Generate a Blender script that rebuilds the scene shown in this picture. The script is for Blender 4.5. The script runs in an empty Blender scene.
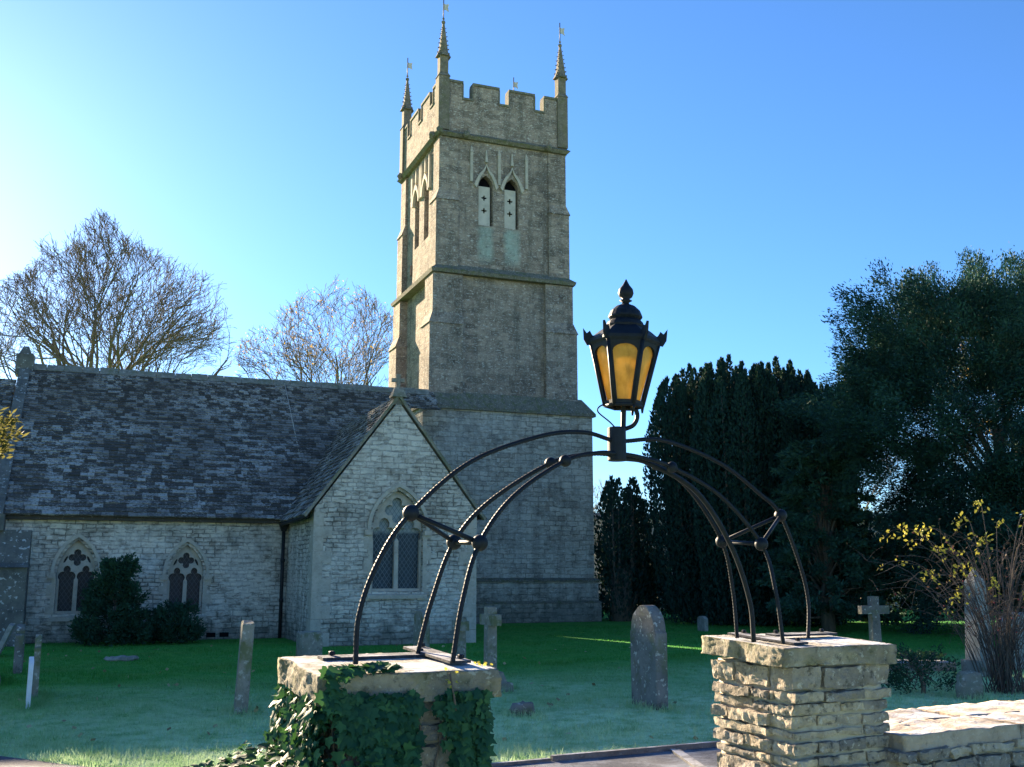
import bpy, bmesh, math, random
import numpy as np
from mathutils import Vector, Matrix, noise

random.seed(7); RNG = np.random.default_rng(7)
R = math.radians
scene = bpy.context.scene
COL = scene.collection

# ---------------------------------------------------------------- camera, sky, sun, exposure
cam = bpy.data.cameras.new("camera"); camo = bpy.data.objects.new("camera", cam); COL.objects.link(camo)
camo.location = (0, 0, 1.65); camo.rotation_euler = (R(90 + 10.273), 0, 0)
cam.sensor_width = 36; cam.lens = 36 * 1040 / 1024; cam.clip_end = 3000; cam.clip_start = 0.05
scene.camera = camo

SUN_AZ, SUN_EL = 34.5, 17.5          # degrees left of the view axis (+Y), degrees up
world = bpy.data.worlds.new("World"); scene.world = world; world.use_nodes = True
wn = world.node_tree; wn.nodes.clear()
sky = wn.nodes.new('ShaderNodeTexSky'); sky.sky_type = 'NISHITA'; sky.sun_disc = False
sky.sun_elevation = R(SUN_EL); sky.sun_rotation = R(-SUN_AZ)
sky.air_density = 1.0; sky.dust_density = 0.24; sky.ozone_density = 8.0; sky.altitude = 0
bg = wn.nodes.new('ShaderNodeBackground'); bg.inputs[1].default_value = 0.05
wo = wn.nodes.new('ShaderNodeOutputWorld')
wn.links.new(sky.outputs[0], bg.inputs[0]); wn.links.new(bg.outputs[0], wo.inputs[0])
sl = bpy.data.lights.new("sun", 'SUN'); sl.energy = 5.0; sl.angle = R(0.53); sl.color = (1, 0.80, 0.55)
so = bpy.data.objects.new("sun", sl); COL.objects.link(so)
sdir = Vector((-math.sin(R(SUN_AZ)) * math.cos(R(SUN_EL)), math.cos(R(SUN_AZ)) * math.cos(R(SUN_EL)), math.sin(R(SUN_EL))))
so.rotation_euler = (-sdir).to_track_quat('-Z', 'Y').to_euler(); so.location = sdir * 60
scene.view_settings.view_transform = 'Standard'; scene.view_settings.look = 'None'
scene.view_settings.exposure = 2.45; scene.view_settings.gamma = 1.0
scene.render.engine = 'CYCLES'

# ---------------------------------------------------------------- tagging helpers
def tag(o, label=None, cat=None, group=None, kind=None):
    if label: o['label'] = label
    if cat: o['category'] = cat
    if group: o['group'] = group
    if kind: o['kind'] = kind
    return o
def thing(name, label, cat, loc=(0, 0, 0), rotz=0.0, group=None):
    o = bpy.data.objects.new(name, None); COL.objects.link(o)
    o.location = loc; o.rotation_euler = (0, 0, rotz); o.empty_display_size = 0.2
    return tag(o, label, cat, group)
def link(name, me, mat, parent=None):
    o = bpy.data.objects.new(name, me); COL.objects.link(o)
    if mat: me.materials.append(mat)
    if parent: o.parent = parent
    return o
def bobj(name, bm, mat, parent=None, smooth=False, recalc=True):
    if recalc: bmesh.ops.recalc_face_normals(bm, faces=bm.faces[:])
    me = bpy.data.meshes.new(name); bm.to_mesh(me); bm.free()
    if smooth: me.polygons.foreach_set('use_smooth', [True] * len(me.polygons))
    return link(name, me, mat, parent)
def vobj(name, verts, faces, mat, parent=None, smooth=False, tint=None):
    me = bpy.data.meshes.new(name); me.from_pydata([tuple(v) for v in verts], [], faces); me.update()
    if smooth: me.polygons.foreach_set('use_smooth', [True] * len(me.polygons))
    if tint is not None: set_tint(me, tint)
    return link(name, me, mat, parent)
def set_tint(me, t):
    a = me.attributes.new('tint', 'FLOAT', 'POINT'); a.data.foreach_set('value', np.asarray(t, dtype=np.float32))
def npobj(name, V, F, mat, parent=None, tint=None, smooth=False):
    """V (n,3) array, F (m,k) array with constant k"""
    me = bpy.data.meshes.new(name); n, (m, k) = len(V), F.shape
    me.vertices.add(n); me.vertices.foreach_set('co', V.astype(np.float32).ravel())
    me.loops.add(m * k); me.loops.foreach_set('vertex_index', F.astype(np.int32).ravel())
    me.polygons.add(m); me.polygons.foreach_set('loop_start', np.arange(0, m * k, k, dtype=np.int32))
    me.polygons.foreach_set('loop_total', np.full(m, k, dtype=np.int32))
    if smooth: me.polygons.foreach_set('use_smooth', np.ones(m, dtype=bool))
    me.update(calc_edges=True); me.validate()
    if tint is not None: set_tint(me, tint)
    return link(name, me, mat, parent)

# ---------------------------------------------------------------- node helpers
class NT:
    def __init__(s, name):
        s.m = bpy.data.materials.new(name); s.m.use_nodes = True
        s.t = s.m.node_tree; s.t.nodes.clear()
        s.out = s.t.nodes.new('ShaderNodeOutputMaterial')
    def n(s, typ, props=None, ins=None, out=0):
        nd = s.t.nodes.new('ShaderNode' + typ)
        for k, v in (props or {}).items(): setattr(nd, k, v)
        for k, v in (ins or {}).items():
            if hasattr(v, 'is_output'): s.t.links.new(v, nd.inputs[k])
            else: nd.inputs[k].default_value = v
        return nd.outputs[out] if out is not None else nd
    def math(s, op, a, b=0.0, clamp=False): return s.n('Math', {'operation': op, 'use_clamp': clamp}, {0: a, 1: b})
    def mix(s, f, a, b, mode='MIX'):
        a = a if hasattr(a, 'is_output') else (*a, 1)[:4]; b = b if hasattr(b, 'is_output') else (*b, 1)[:4]
        return s.n('MixRGB', {'blend_type': mode}, {0: f, 1: a, 2: b})
    def noise(s, vec, scale, detail=4, rough=0.6, out=0):
        return s.n('TexNoise', None, {'Vector': vec, 'Scale': scale, 'Detail': detail, 'Roughness': rough}, out)
    def ramp(s, f, lo, hi, a=0.0, b=1.0):
        return s.n('MapRange', {'clamp': True}, {'Value': f, 'From Min': lo, 'From Max': hi, 'To Min': a, 'To Max': b})
    def obj(s): return s.n('TexCoord', out=3)
    def uvz(s):
        """pick (x,z) or (y,z) by the face's own normal, so coursing runs round corners"""
        tc = s.t.nodes.new('ShaderNodeTexCoord')
        p = s.n('SeparateXYZ', None, {0: tc.outputs[3]}, None); nn = s.n('SeparateXYZ', None, {0: tc.outputs[1]}, None)
        ax = s.math('ABSOLUTE', nn.outputs[0]); ay = s.math('ABSOLUTE', nn.outputs[1])
        f = s.math('GREATER_THAN', ax, ay)
        u = s.math('ADD', s.math('MULTIPLY', p.outputs[0], s.math('SUBTRACT', 1.0, f)), s.math('MULTIPLY', p.outputs[1], f))
        return s.n('CombineXYZ', None, {0: u, 1: p.outputs[2], 2: 0.0}), p
    def bump(s, h, strength=0.5, dist=0.02):
        return s.n('Bump', None, {'Strength': strength, 'Distance': dist, 'Height': h})
    def done(s, col, rough=0.9, normal=None, spec=0.2, metal=0.0, extra=None):
        ins = {'Base Color': col if hasattr(col, 'is_output') else (*col, 1)[:4], 'Roughness': rough, 'Specular IOR Level': spec, 'Metallic': metal}
        if normal is not None: ins['Normal'] = normal
        if extra: ins.update(extra)
        b = s.n('BsdfPrincipled', None, ins)
        s.t.links.new(b, s.out.inputs[0]); s.bsdf = b; return s.m
    def leafy(s, col, trans, amt=0.35, rough=0.6, spec=0.25):
        b = s.n('BsdfPrincipled', None, {'Base Color': col, 'Roughness': rough, 'Specular IOR Level': spec})
        t = s.n('BsdfTranslucent', None, {'Color': trans})
        mx = s.n('MixShader', None, {0: amt, 1: b, 2: t}); s.t.links.new(mx, s.out.inputs[0]); return s.m
    def attr(s, name='tint'): return s.n('Attribute', {'attribute_name': name}, None, 2)

def wall_mat(name, c1, c2, mortar, bw, rh, ms, wash=0.0, washc=(0.6, 0.58, 0.52), lichen=0.3, stain=0.4, distort=0.05, bump=0.6, lic=(0.5, 0.5, 0.42), base_dark=None, flecks=0.0, runoff=(), streak=0.0):
    s = NT(name); uv, p = s.uvz(); ob = s.obj()
    d = s.n('VectorMath', {'operation': 'SUBTRACT'}, {0: s.noise(uv, 1.7, 3, 0.6, 1), 1: (0.5, 0.5, 0.5)})
    d = s.n('VectorMath', {'operation': 'SCALE'}, {0: d, 'Scale': distort * 3.0})
    d2 = s.n('VectorMath', {'operation': 'SUBTRACT'}, {0: s.noise(uv, 9.0, 2, 0.6, 1), 1: (0.5, 0.5, 0.5)})
    d2 = s.n('VectorMath', {'operation': 'SCALE'}, {0: d2, 'Scale': distort})
    q = s.n('VectorMath', {'operation': 'ADD'}, {0: uv, 1: d}); q = s.n('VectorMath', {'operation': 'ADD'}, {0: q, 1: d2})
    def brick(w, h, m):
        nd = s.n('TexBrick', {'offset': 0.47, 'squash': 0.72, 'squash_frequency': 3}, {'Vector': q, 'Color1': (*c1, 1), 'Color2': (*c2, 1), 'Mortar': (*mortar, 1),
             'Scale': 1.0, 'Mortar Size': m, 'Mortar Smooth': 0.4, 'Bias': -0.1, 'Brick Width': w, 'Row Height': h}, None)
        return nd
    b1 = brick(bw, rh, ms); b2 = brick(bw * 1.35, rh * 1.4, ms)
    sel = s.ramp(s.noise(uv, 0.8, 2), 0.5, 0.53)
    col = s.mix(sel, b1.outputs[0], b2.outputs[0]); fac = s.n('Mix', None, {0: sel, 2: b1.outputs[1], 3: b2.outputs[1]})
    big = s.noise(ob, 0.55, 5, 0.6); mid = s.noise(ob, 3.2, 5, 0.65); fine = s.noise(ob, 19, 4, 0.7)
    col = s.mix(0.75, col, s.n('CombineXYZ', None, {0: s.ramp(mid, .3, .7, .62, 1.3), 1: s.ramp(mid, .3, .7, .63, 1.28), 2: s.ramp(mid, .3, .7, .66, 1.25)}), 'MULTIPLY')
    if wash: col = s.mix(s.math('MULTIPLY', s.ramp(s.math('ADD', s.math('MULTIPLY', big, .55), s.math('MULTIPLY', mid, .45)), .44, .56), wash), col, washc)
    if flecks:
        fq = s.n('VectorMath', {'operation': 'MULTIPLY'}, {0: q, 1: (4.5, 12.0, 1.0)}); fn = s.noise(fq, 1.0, 4, .6)
        col = s.mix(s.math('MULTIPLY', s.ramp(fn, .53, .62), s.ramp(s.noise(ob, .8, 4), .35, .6, flecks * .5, flecks)), col, (0.10, 0.088, 0.068))
        fq2 = s.n('VectorMath', {'operation': 'MULTIPLY'}, {0: q, 1: (5.5, 14.0, 1.0)}); col = s.mix(s.math('MULTIPLY', s.ramp(s.noise(fq2, 1.3, 3, .6), .58, .66), .55), col, (0.76, 0.73, 0.65))
    if streak:
        sq = s.n('VectorMath', {'operation': 'MULTIPLY'}, {0: ob, 1: (2.6, 2.6, .22)}); col = s.mix(s.math('MULTIPLY', s.ramp(s.noise(sq, 1.0, 5, .65), .5, .68), streak), col, (0.085, 0.08, 0.065))
    for xc, hw, za, zb2 in runoff:
        jx = s.math('ADD', p.outputs[0], s.math('MULTIPLY', s.math('SUBTRACT', mid, .5), .35)); dx = s.math('ABSOLUTE', s.math('SUBTRACT', jx, xc))
        f = s.math('MULTIPLY', s.ramp(dx, hw, hw * .5), s.math('MULTIPLY', s.ramp(p.outputs[2], za, za + .35), s.ramp(p.outputs[2], zb2, zb2 - .1)))
        col = s.mix(s.math('MULTIPLY', f, s.ramp(mid, .3, .6, .35, .75)), col, (0.36, 0.46, 0.38))
    if stain: col = s.mix(s.math('MULTIPLY', s.ramp(s.noise(ob, 0.9, 6, .65), .52, .66), stain), col, (0.06, 0.062, 0.055))
    if lichen:
        col = s.mix(s.math('MULTIPLY', s.ramp(fine, .57, .64), lichen), col, lic); f2 = s.noise(ob, 8.5, 5, .75)
        col = s.mix(s.math('MULTIPLY', s.ramp(f2, .60, .66), lichen * .7), col, lic); col = s.mix(s.math('MULTIPLY', s.ramp(f2, .42, .36), lichen * .8), col, (0.08, 0.075, 0.06))
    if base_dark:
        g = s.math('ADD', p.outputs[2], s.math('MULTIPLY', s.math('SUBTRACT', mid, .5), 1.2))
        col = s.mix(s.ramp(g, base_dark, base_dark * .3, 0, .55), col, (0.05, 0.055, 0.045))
    h = s.math('ADD', s.math('MULTIPLY', fac, -1.0), s.math('MULTIPLY', s.noise(ob, 14, 5, .7), 0.9))
    return s.done(col, 0.95, s.bump(h, bump, 0.035), 0.12)

def stone_mat(name, c1, c2, sc=6.0, lich=0.35, lic=(0.55, 0.54, 0.45), moss=0.0, dark=0.35, tint=False, bump=0.5, bd=0.01, frost=0.0):
    s = NT(name); ob = s.obj()
    col = s.mix(s.ramp(s.noise(ob, sc, 6, .65), .35, .65), c1, c2)
    if tint: col = s.mix(0.85, col, s.n('CombineXYZ', None, {0: s.ramp(s.attr(), 0, 1, .55, 1.35), 1: s.ramp(s.attr(), 0, 1, .55, 1.25), 2: s.ramp(s.attr(), 0, 1, .6, 1.1)}), 'MULTIPLY')
    if dark: col = s.mix(s.math('MULTIPLY', s.ramp(s.noise(ob, sc * 2.3, 6, .7), .55, .66), dark), col, (0.035, 0.035, 0.03))
    if lich: col = s.mix(s.math('MULTIPLY', s.ramp(s.noise(ob, sc * 4.1, 5, .65), .58, .64), lich), col, lic)
    if moss: col = s.mix(s.math('MULTIPLY', s.ramp(s.noise(ob, sc * .8, 5, .65), .5, .6), moss), col, (0.10, 0.12, 0.03))
    if frost:
        nz = s.n('SeparateXYZ', None, {0: s.n('NewGeometry', None, None, 1)}, None).outputs[2]
        f = s.math('MULTIPLY', s.ramp(nz, .75, .97), s.ramp(s.noise(ob, 5.5, 5, .65), .42, .58, .1, frost))
        col = s.mix(f, col, (0.62, 0.64, 0.68))
    return s.done(col, 0.92, s.bump(s.noise(ob, sc * 5, 6, .7), bump, bd), 0.15)

def plain(name, c, rough=0.5, spec=0.4, metal=0.0, var=0.25, sc=20):
    s = NT(name); ob = s.obj(); nz = s.noise(ob, sc, 5, .65)
    col = s.mix(s.ramp(nz, .3, .7), [v * (1 - var) for v in c], [v * (1 + var) for v in c])
    return s.done(col, rough, s.bump(nz, .25, .004), spec, metal)

# ---------------------------------------------------------------- geometry helpers
def box(bm, x0, x1, y0, y1, z0, z1, M=None):
    P = [(x, y, z) for z in (z0, z1) for y in (y0, y1) for x in (x0, x1)]
    vs = [bm.verts.new((M @ Vector(p)) if M else p) for p in P]
    for f in ((0, 2, 3, 1), (4, 5, 7, 6), (0, 1, 5, 4), (1, 3, 7, 5), (3, 2, 6, 7), (2, 0, 4, 6)): bm.faces.new([vs[i] for i in f])
def frus(bm, lo, hi, z0, z1):
    """frustum between rectangles lo, hi = (x0,x1,y0,y1)"""
    vs = [bm.verts.new(p) for (x0, x1, y0, y1), z in ((lo, z0), (hi, z1)) for p in ((x0, y0, z), (x1, y0, z), (x1, y1, z), (x0, y1, z))]
    bm.faces.new(vs[3::-1]); bm.faces.new(vs[4:])
    for i in range(4): j = (i + 1) % 4; bm.faces.new((vs[i], vs[j], vs[4 + j], vs[4 + i]))
def prism(bm, pts, y0, y1, M=None):
    """polygon in x,z extruded along y"""
    a = [bm.verts.new(M @ Vector((x, y0, z)) if M else (x, y0, z)) for x, z in pts]
    b = [bm.verts.new(M @ Vector((x, y1, z)) if M else (x, y1, z)) for x, z in pts]
    bm.faces.new(a); bm.faces.new(b[::-1]); n = len(pts)
    for i in range(n): j = (i + 1) % n; bm.faces.new((a[i], b[i], b[j], a[j]))
def plate(bm, outer, holes, y0, y1, M=None):
    """filled outline with holes in the x,z plane, thickness y0..y1"""
    t = bmesh.new()
    for lp in [outer] + holes:
        vs = [t.verts.new((x, y0, z)) for x, z in lp]
        for i in range(len(vs)): t.edges.new((vs[i], vs[(i + 1) % len(vs)]))
    bmesh.ops.triangle_fill(t, use_beauty=True, use_dissolve=False, edges=t.edges[:])
    def sa(lp): return abs(sum(lp[i][0] * lp[(i + 1) % len(lp)][1] - lp[(i + 1) % len(lp)][0] * lp[i][1] for i in range(len(lp)))) / 2
    want = sa(outer) - sum(sa(h) for h in holes); got = sum(f.calc_area() for f in t.faces)
    if abs(want - got) > .02 * want: print('PLATE MISMATCH', round(want, 4), round(got, 4), len(holes))
    r = bmesh.ops.extrude_face_region(t, geom=t.faces[:])
    for e in r['geom']:
        if isinstance(e, bmesh.types.BMVert): e.co.y = y1
    bmesh.ops.recalc_face_normals(t, faces=t.faces[:])
    if M: bmesh.ops.transform(t, matrix=M, verts=t.verts[:])
    me = bpy.data.meshes.new('tmp'); t.to_mesh(me); t.free(); bm.from_mesh(me); bpy.data.meshes.remove(me)
def arch(xc, w, zb, zs, zt, n=9, closed=True):
    r = zt - zs; Rr = (w * w + r * r) / (2 * w); a = math.asin(min(1, r / Rr)); a = a if Rr >= w else math.pi - a
    left = [(xc - w + Rr + Rr * math.cos(math.pi - a * i / n), zs + Rr * math.sin(math.pi - a * i / n)) for i in range(n + 1)]
    right = [(2 * xc - x, z) for x, z in left[:-1]][::-1]
    return ([(xc - w, zb)] if closed else []) + left + right + ([(xc + w, zb)] if closed else [])
def trefoil_light(xc, w, zb, zs, n=6):
    P = [(xc - .88 * w, zb)]
    for i in range(n + 1): t = R(228 - (228 - 70) * i / n); P.append((xc - .48 * w + .62 * w * math.cos(t), zs + .35 * w + .62 * w * math.sin(t)))
    for i in range(n + 1): t = R(200 - 220 * i / n); P.append((xc + .46 * w * math.cos(t), zs + 1.2 * w + .55 * w * math.sin(t)))
    for i in range(n + 1): t = R(110 - 158 * i / n); P.append((xc + .48 * w + .62 * w * math.cos(t), zs + .35 * w + .62 * w * math.sin(t)))
    return P + [(xc + .88 * w, zb)]
def quatrefoil(xc, zc, r, n=6):
    P = []
    for k in range(4):
        c = R(90 - 90 * k)
        for i in range(n + 1):
            t = c + R(118 - 236 * i / n); P.append((xc + .62 * r * math.cos(c) + .44 * r * math.cos(t), zc + .62 * r * math.sin(c) + .44 * r * math.sin(t)))
    return P
class Tubes:
    def __init__(s): s.v = []; s.f = []; s.t = []
    def add(s, pts, rad, sides=5, tint=0.5, twist=0.0, square=False, cap=True):
        pts = [Vector(p) for p in pts]; n0 = len(s.v); n = len(pts)
        if not hasattr(rad, '__len__'): rad = [rad] * n
        up = None; ang = 0.0
        for i, p in enumerate(pts):
            d = (pts[min(i + 1, n - 1)] - pts[max(i - 1, 0)]);
            if d.length < 1e-9: d = Vector((0, 0, 1))
            d.normalize()
            if up is None: up = d.orthogonal().normalized()
            up = (up - d * up.dot(d)); up = up.normalized() if up.length > 1e-6 else d.orthogonal().normalized()
            b = d.cross(up)
            if i: ang += twist * (p - pts[i - 1]).length
            for k in range(sides):
                t = 2 * math.pi * k / sides + ang
                s.v.append(p + (up * math.cos(t) + b * math.sin(t)) * rad[i]); s.t.append(tint)
        for i in range(n - 1):
            for k in range(sides):
                a = n0 + i * sides + k; b2 = n0 + i * sides + (k + 1) % sides
                s.f.append((a, b2, b2 + sides, a + sides))
        if cap: s.f.append(tuple(range(n0 + sides - 1, n0 - 1, -1))); s.f.append(tuple(range(n0 + (n - 1) * sides, n0 + n * sides)))
        return s
    def build(s, name, mat, parent=None, smooth=True): return vobj(name, s.v, s.f, mat, parent, smooth, s.t)
def smoothpath(pts, m=6):
    P = [Vector(p) for p in pts]; P = [2 * P[0] - P[1]] + P + [2 * P[-1] - P[-2]]; out = []
    for i in range(1, len(P) - 2):
        for k in range(m):
            t = k / m; a, b, c, d = P[i - 1], P[i], P[i + 1], P[i + 2]
            out.append(.5 * ((2 * b) + (c - a) * t + (2 * a - 5 * b + 4 * c - d) * t * t + (3 * b - a - 3 * c + d) * t ** 3))
    return out + [P[-2]]
def lathe(bm, prof, seg=16, M=None, phase=0.0):
    rings = []
    for r, z in prof:
        rings.append([bm.verts.new((M or Matrix()) @ Vector((max(r, 1e-4) * math.cos(2 * math.pi * k / seg + phase), max(r, 1e-4) * math.sin(2 * math.pi * k / seg + phase), z))) for k in range(seg)])
    for a, b in zip(rings, rings[1:]):
        for k in range(seg): bm.faces.new((a[k], a[(k + 1) % seg], b[(k + 1) % seg], b[k]))
    bm.faces.new(rings[0][::-1]); bm.faces.new(rings[-1])
def ball(bm, c, r, seg=14):
    bmesh.ops.create_uvsphere(bm, u_segments=seg, v_segments=seg // 2 + 2, radius=r, matrix=Matrix.Translation(c))
def rough_stone(V, F, T, M, sx, sy, sz, amp, seed, cuts=4, rnd=0.25, tint=None):
    """a rock: subdivided block with rounded edges and noisy faces, appended to V,F,T"""
    t = bmesh.new(); bmesh.ops.create_cube(t, size=2)
    bmesh.ops.subdivide_edges(t, edges=t.edges[:], cuts=cuts, use_grid_fill=True)
    n0 = len(V); off = Vector((seed * 3.17, seed * 1.31, seed * 7.7)); tv = random.random() if tint is None else tint
    for v in t.verts:
        c = v.co; l = max(abs(c.x), abs(c.y), abs(c.z)); nn = c.normalized()
        q = c.lerp(nn * 1.15, rnd)
        p = Vector((q.x * sx, q.y * sy, q.z * sz)); w = M @ p
        nz = noise.noise_vector(w * 8 + off) * amp + noise.noise_vector(w * 24 + off) * amp * .7 + noise.noise_vector(w * 60 + off) * amp * .4
        V.append(w + nz); T.append(tv)
    t.verts.index_update()
    for f in t.faces: F.append(tuple(n0 + v.index for v in f.verts))
    t.free()

# leaves: arrays of centres, axis directions, sizes -> diamonds
def unit(a): return a / np.maximum(np.linalg.norm(a, axis=1, keepdims=True), 1e-9)
def leaves(name, C, D, L, W, mat, parent=None, rng=RNG, tint=None):
    n = len(C); D = unit(D); Rn = unit(rng.normal(size=(n, 3))); S = unit(np.cross(D, Rn)); L = np.asarray(L).reshape(-1, 1) * np.ones((n, 1)); W = np.asarray(W).reshape(-1, 1) * np.ones((n, 1))
    V = np.stack([C, C + D * L * .5 + S * W, C + D * L, C + D * L * .5 - S * W], 1).reshape(-1, 3)
    F = np.arange(n * 4).reshape(n, 4); t = rng.random(n) if tint is None else tint
    return npobj(name, V, F, mat, parent, np.repeat(t, 4))
exec_marker = None

# ---------------------------------------------------------------- materials
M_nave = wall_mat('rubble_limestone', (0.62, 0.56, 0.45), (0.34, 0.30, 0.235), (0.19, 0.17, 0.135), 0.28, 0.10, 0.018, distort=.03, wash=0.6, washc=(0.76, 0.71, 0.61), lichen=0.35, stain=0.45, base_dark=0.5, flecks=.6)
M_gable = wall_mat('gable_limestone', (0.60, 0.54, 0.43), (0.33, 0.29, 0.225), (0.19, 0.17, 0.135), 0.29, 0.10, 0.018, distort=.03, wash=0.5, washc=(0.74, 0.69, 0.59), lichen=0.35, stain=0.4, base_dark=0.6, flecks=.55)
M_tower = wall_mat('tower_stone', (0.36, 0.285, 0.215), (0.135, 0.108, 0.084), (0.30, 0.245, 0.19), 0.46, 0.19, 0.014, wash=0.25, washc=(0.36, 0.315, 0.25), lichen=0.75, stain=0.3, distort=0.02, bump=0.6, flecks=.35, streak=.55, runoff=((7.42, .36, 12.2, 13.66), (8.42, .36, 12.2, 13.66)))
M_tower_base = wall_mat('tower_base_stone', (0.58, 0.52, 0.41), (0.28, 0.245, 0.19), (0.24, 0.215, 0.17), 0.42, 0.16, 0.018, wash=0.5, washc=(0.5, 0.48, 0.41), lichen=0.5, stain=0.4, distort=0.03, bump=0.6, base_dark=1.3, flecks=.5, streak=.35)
M_dress = stone_mat('dressed_stone', (0.5, 0.45, 0.36), (0.38, 0.34, 0.27), 5, .3, dark=.25)
M_string = stone_mat('weathered_string_stone', (0.12, 0.115, 0.09), (0.2, 0.185, 0.14), 7, .6, moss=.5, dark=.4)
M_louvre = stone_mat('louvre_stone', (0.58, 0.54, 0.45), (0.46, 0.43, 0.35), 4, .15, dark=.15)
M_pale_patch = stone_mat('pale_run_off_stone', (0.44, 0.46, 0.4), (0.34, 0.35, 0.28), 3, .2, dark=.2)
M_pin = stone_mat('pinnacle_stone', (0.22, 0.19, 0.14), (0.13, 0.115, 0.085), 6, .4, moss=.3, dark=.3)
M_coping = stone_mat('coping_stone', (0.27, 0.25, 0.2), (0.17, 0.16, 0.125), 4, .4, moss=.35)
M_slab = stone_mat('dark_buttress_stone', (0.10, 0.10, 0.09), (0.17, 0.165, 0.14), 2.5, .75, lic=(.55, .56, .52))
M_iron = plain('black_iron', (0.005, 0.009, 0.017), 0.55, 0.2, 0.0, .4, 40)
M_pipe = plain('pipe_iron', (0.02, 0.021, 0.023), 0.6, 0.3)
M_void = plain('dark_void', (0.006, 0.006, 0.007), 0.9, 0.1)  # near-black colour stands in for the unlit depth of openings
M_grave = stone_mat('grave_stone', (0.24, 0.225, 0.195), (0.12, 0.115, 0.10), 3.2, .75, moss=.45, dark=.5)
M_grave_green = stone_mat('mossy_grave_stone', (0.19, 0.19, 0.14), (0.29, 0.27, 0.22), 3.5, .6, moss=.65, dark=.45)
M_grave_pale = stone_mat('pale_grave_stone', (0.36, 0.345, 0.3), (0.2, 0.19, 0.16), 7, .5, moss=.1)
M_marble = plain('white_marble', (0.72, 0.72, 0.70), .5, .4, 0, .06)
M_cap = stone_mat('cap_stone', (0.37, 0.325, 0.25), (0.2, 0.175, 0.13), 8, .5, moss=.3, dark=.65, bump=1.0, bd=.02, frost=.8)
M_block = stone_mat('pillar_block_stone', (0.46, 0.415, 0.35), (0.25, 0.222, 0.18), 8, .5, lic=(.64, .62, .56), dark=.75, tint=True, bump=1.0, bd=.02)
M_mortar = stone_mat('lime_mortar', (0.46, 0.41, 0.32), (0.36, 0.32, 0.25), 9, 0, dark=.2, bump=.6)
M_walltop = stone_mat('wall_coping_stone', (0.46, 0.4, 0.33), (0.33, 0.27, 0.2), 5, .3, dark=.45, tint=True, bump=.8, bd=.015, frost=.75)

def roof_mat(name, c1, c2, lich):
    s = NT(name); ob = s.obj(); t = s.attr()
    q = s.n('VectorMath', {'operation': 'MULTIPLY'}, {0: ob, 1: (6.5, 16, 16)})
    col = s.mix(t, c1, c2)
    col = s.mix(s.ramp(s.noise(ob, 9, 5, .7), .5, .7, 0, .5), col, (0.035, 0.035, 0.032))
    m = s.math('MULTIPLY', s.ramp(s.math('ADD', s.noise(q, 2.1, 5, .7), s.math('MULTIPLY', s.math('SUBTRACT', t, .5), .2)), .515, .56), s.ramp(s.noise(ob, .6, 3), .4, .6, .35, lich))
    col = s.mix(m, col, (0.44, 0.43, 0.39))
    return s.done(col, .95, s.bump(s.noise(ob, 16, 5, .7), .5, .02), .12)
M_roof = roof_mat('stone_roof_tile', (0.08, 0.072, 0.061), (0.15, 0.133, 0.111), .95)

def glass_mat(name, glass, lead, pale=None, zsplit=None):
    s = NT(name); ob = s.obj(); p = s.n('SeparateXYZ', None, {0: ob}, None)
    x = s.math('DIVIDE', p.outputs[0], .105); z = s.math('DIVIDE', p.outputs[2], .15)
    a = s.math('FRACT', s.math('ADD', x, z)); b = s.math('FRACT', s.math('SUBTRACT', x, z))
    ln = s.math('MAXIMUM', s.math('LESS_THAN', a, .13), s.math('LESS_THAN', b, .13))
    cell = s.n('CombineXYZ', None, {0: s.math('FLOOR', s.math('ADD', x, z)), 1: s.math('FLOOR', s.math('SUBTRACT', x, z)), 2: 0.0})
    rnd = s.n('TexWhiteNoise', None, {'Vector': cell})
    col = s.mix(s.ramp(rnd, 0, 1, 0, .6), glass, [v * 1.9 for v in glass])
    if pale:
        f = s.ramp(s.math('ADD', p.outputs[2], s.math('MULTIPLY', s.noise(ob, 2.5, 3), .35)), zsplit + .15, zsplit + .22)
        col = s.mix(f, col, pale)
    col = s.mix(ln, col, lead)
    tilt = s.n('VectorMath', {'operation': 'SCALE'}, {0: s.n('VectorMath', {'operation': 'SUBTRACT'}, {0: s.n('TexWhiteNoise', None, {'Vector': cell}, 1), 1: (.5, .5, .5)}), 'Scale': .02})
    nrm = s.n('VectorMath', {'operation': 'NORMALIZE'}, {0: s.n('VectorMath', {'operation': 'ADD'}, {0: s.n('NewGeometry', None, None, 1), 1: tilt})})
    return s.done(col, s.ramp(ln, 0, 1, .28, .7), nrm, .16)
M_glass_nave = glass_mat('leaded_glass', (0.010, 0.016, 0.022), (0.075, 0.085, 0.095))
M_glass_gable = glass_mat('pale_leaded_glass', (0.02, 0.035, 0.045), (0.12, 0.16, 0.17), (0.26, 0.29, 0.27), 2.55)
def amber():
    s = NT('amber_glass'); ob = s.obj(); nz = s.noise(ob, 12, 3)
    c = s.mix(s.ramp(nz, .35, .65), (0.70, 0.54, 0.14), (0.88, 0.70, 0.24)); c = s.mix(s.ramp(s.noise(s.n('VectorMath', {'operation': 'MULTIPLY'}, {0: ob, 1: (30, 30, 6)}), 1.0, 5, .7), .5, .72, 0, .45), c, (0.30, 0.2, 0.05))
    d = s.n('BsdfPrincipled', None, {'Base Color': c, 'Roughness': .12, 'Specular IOR Level': .5})
    t = s.n('BsdfTranslucent', None, {'Color': c}); tr = s.n('BsdfTransparent', None, {'Color': s.mix(.35, c, (1, .8, .3))})
    m1 = s.n('MixShader', None, {0: .62, 1: d, 2: t}); m2 = s.n('MixShader', None, {0: .3, 1: m1, 2: tr})
    s.t.links.new(m2, s.out.inputs[0]); return s.m
M_amber = amber()

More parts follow.
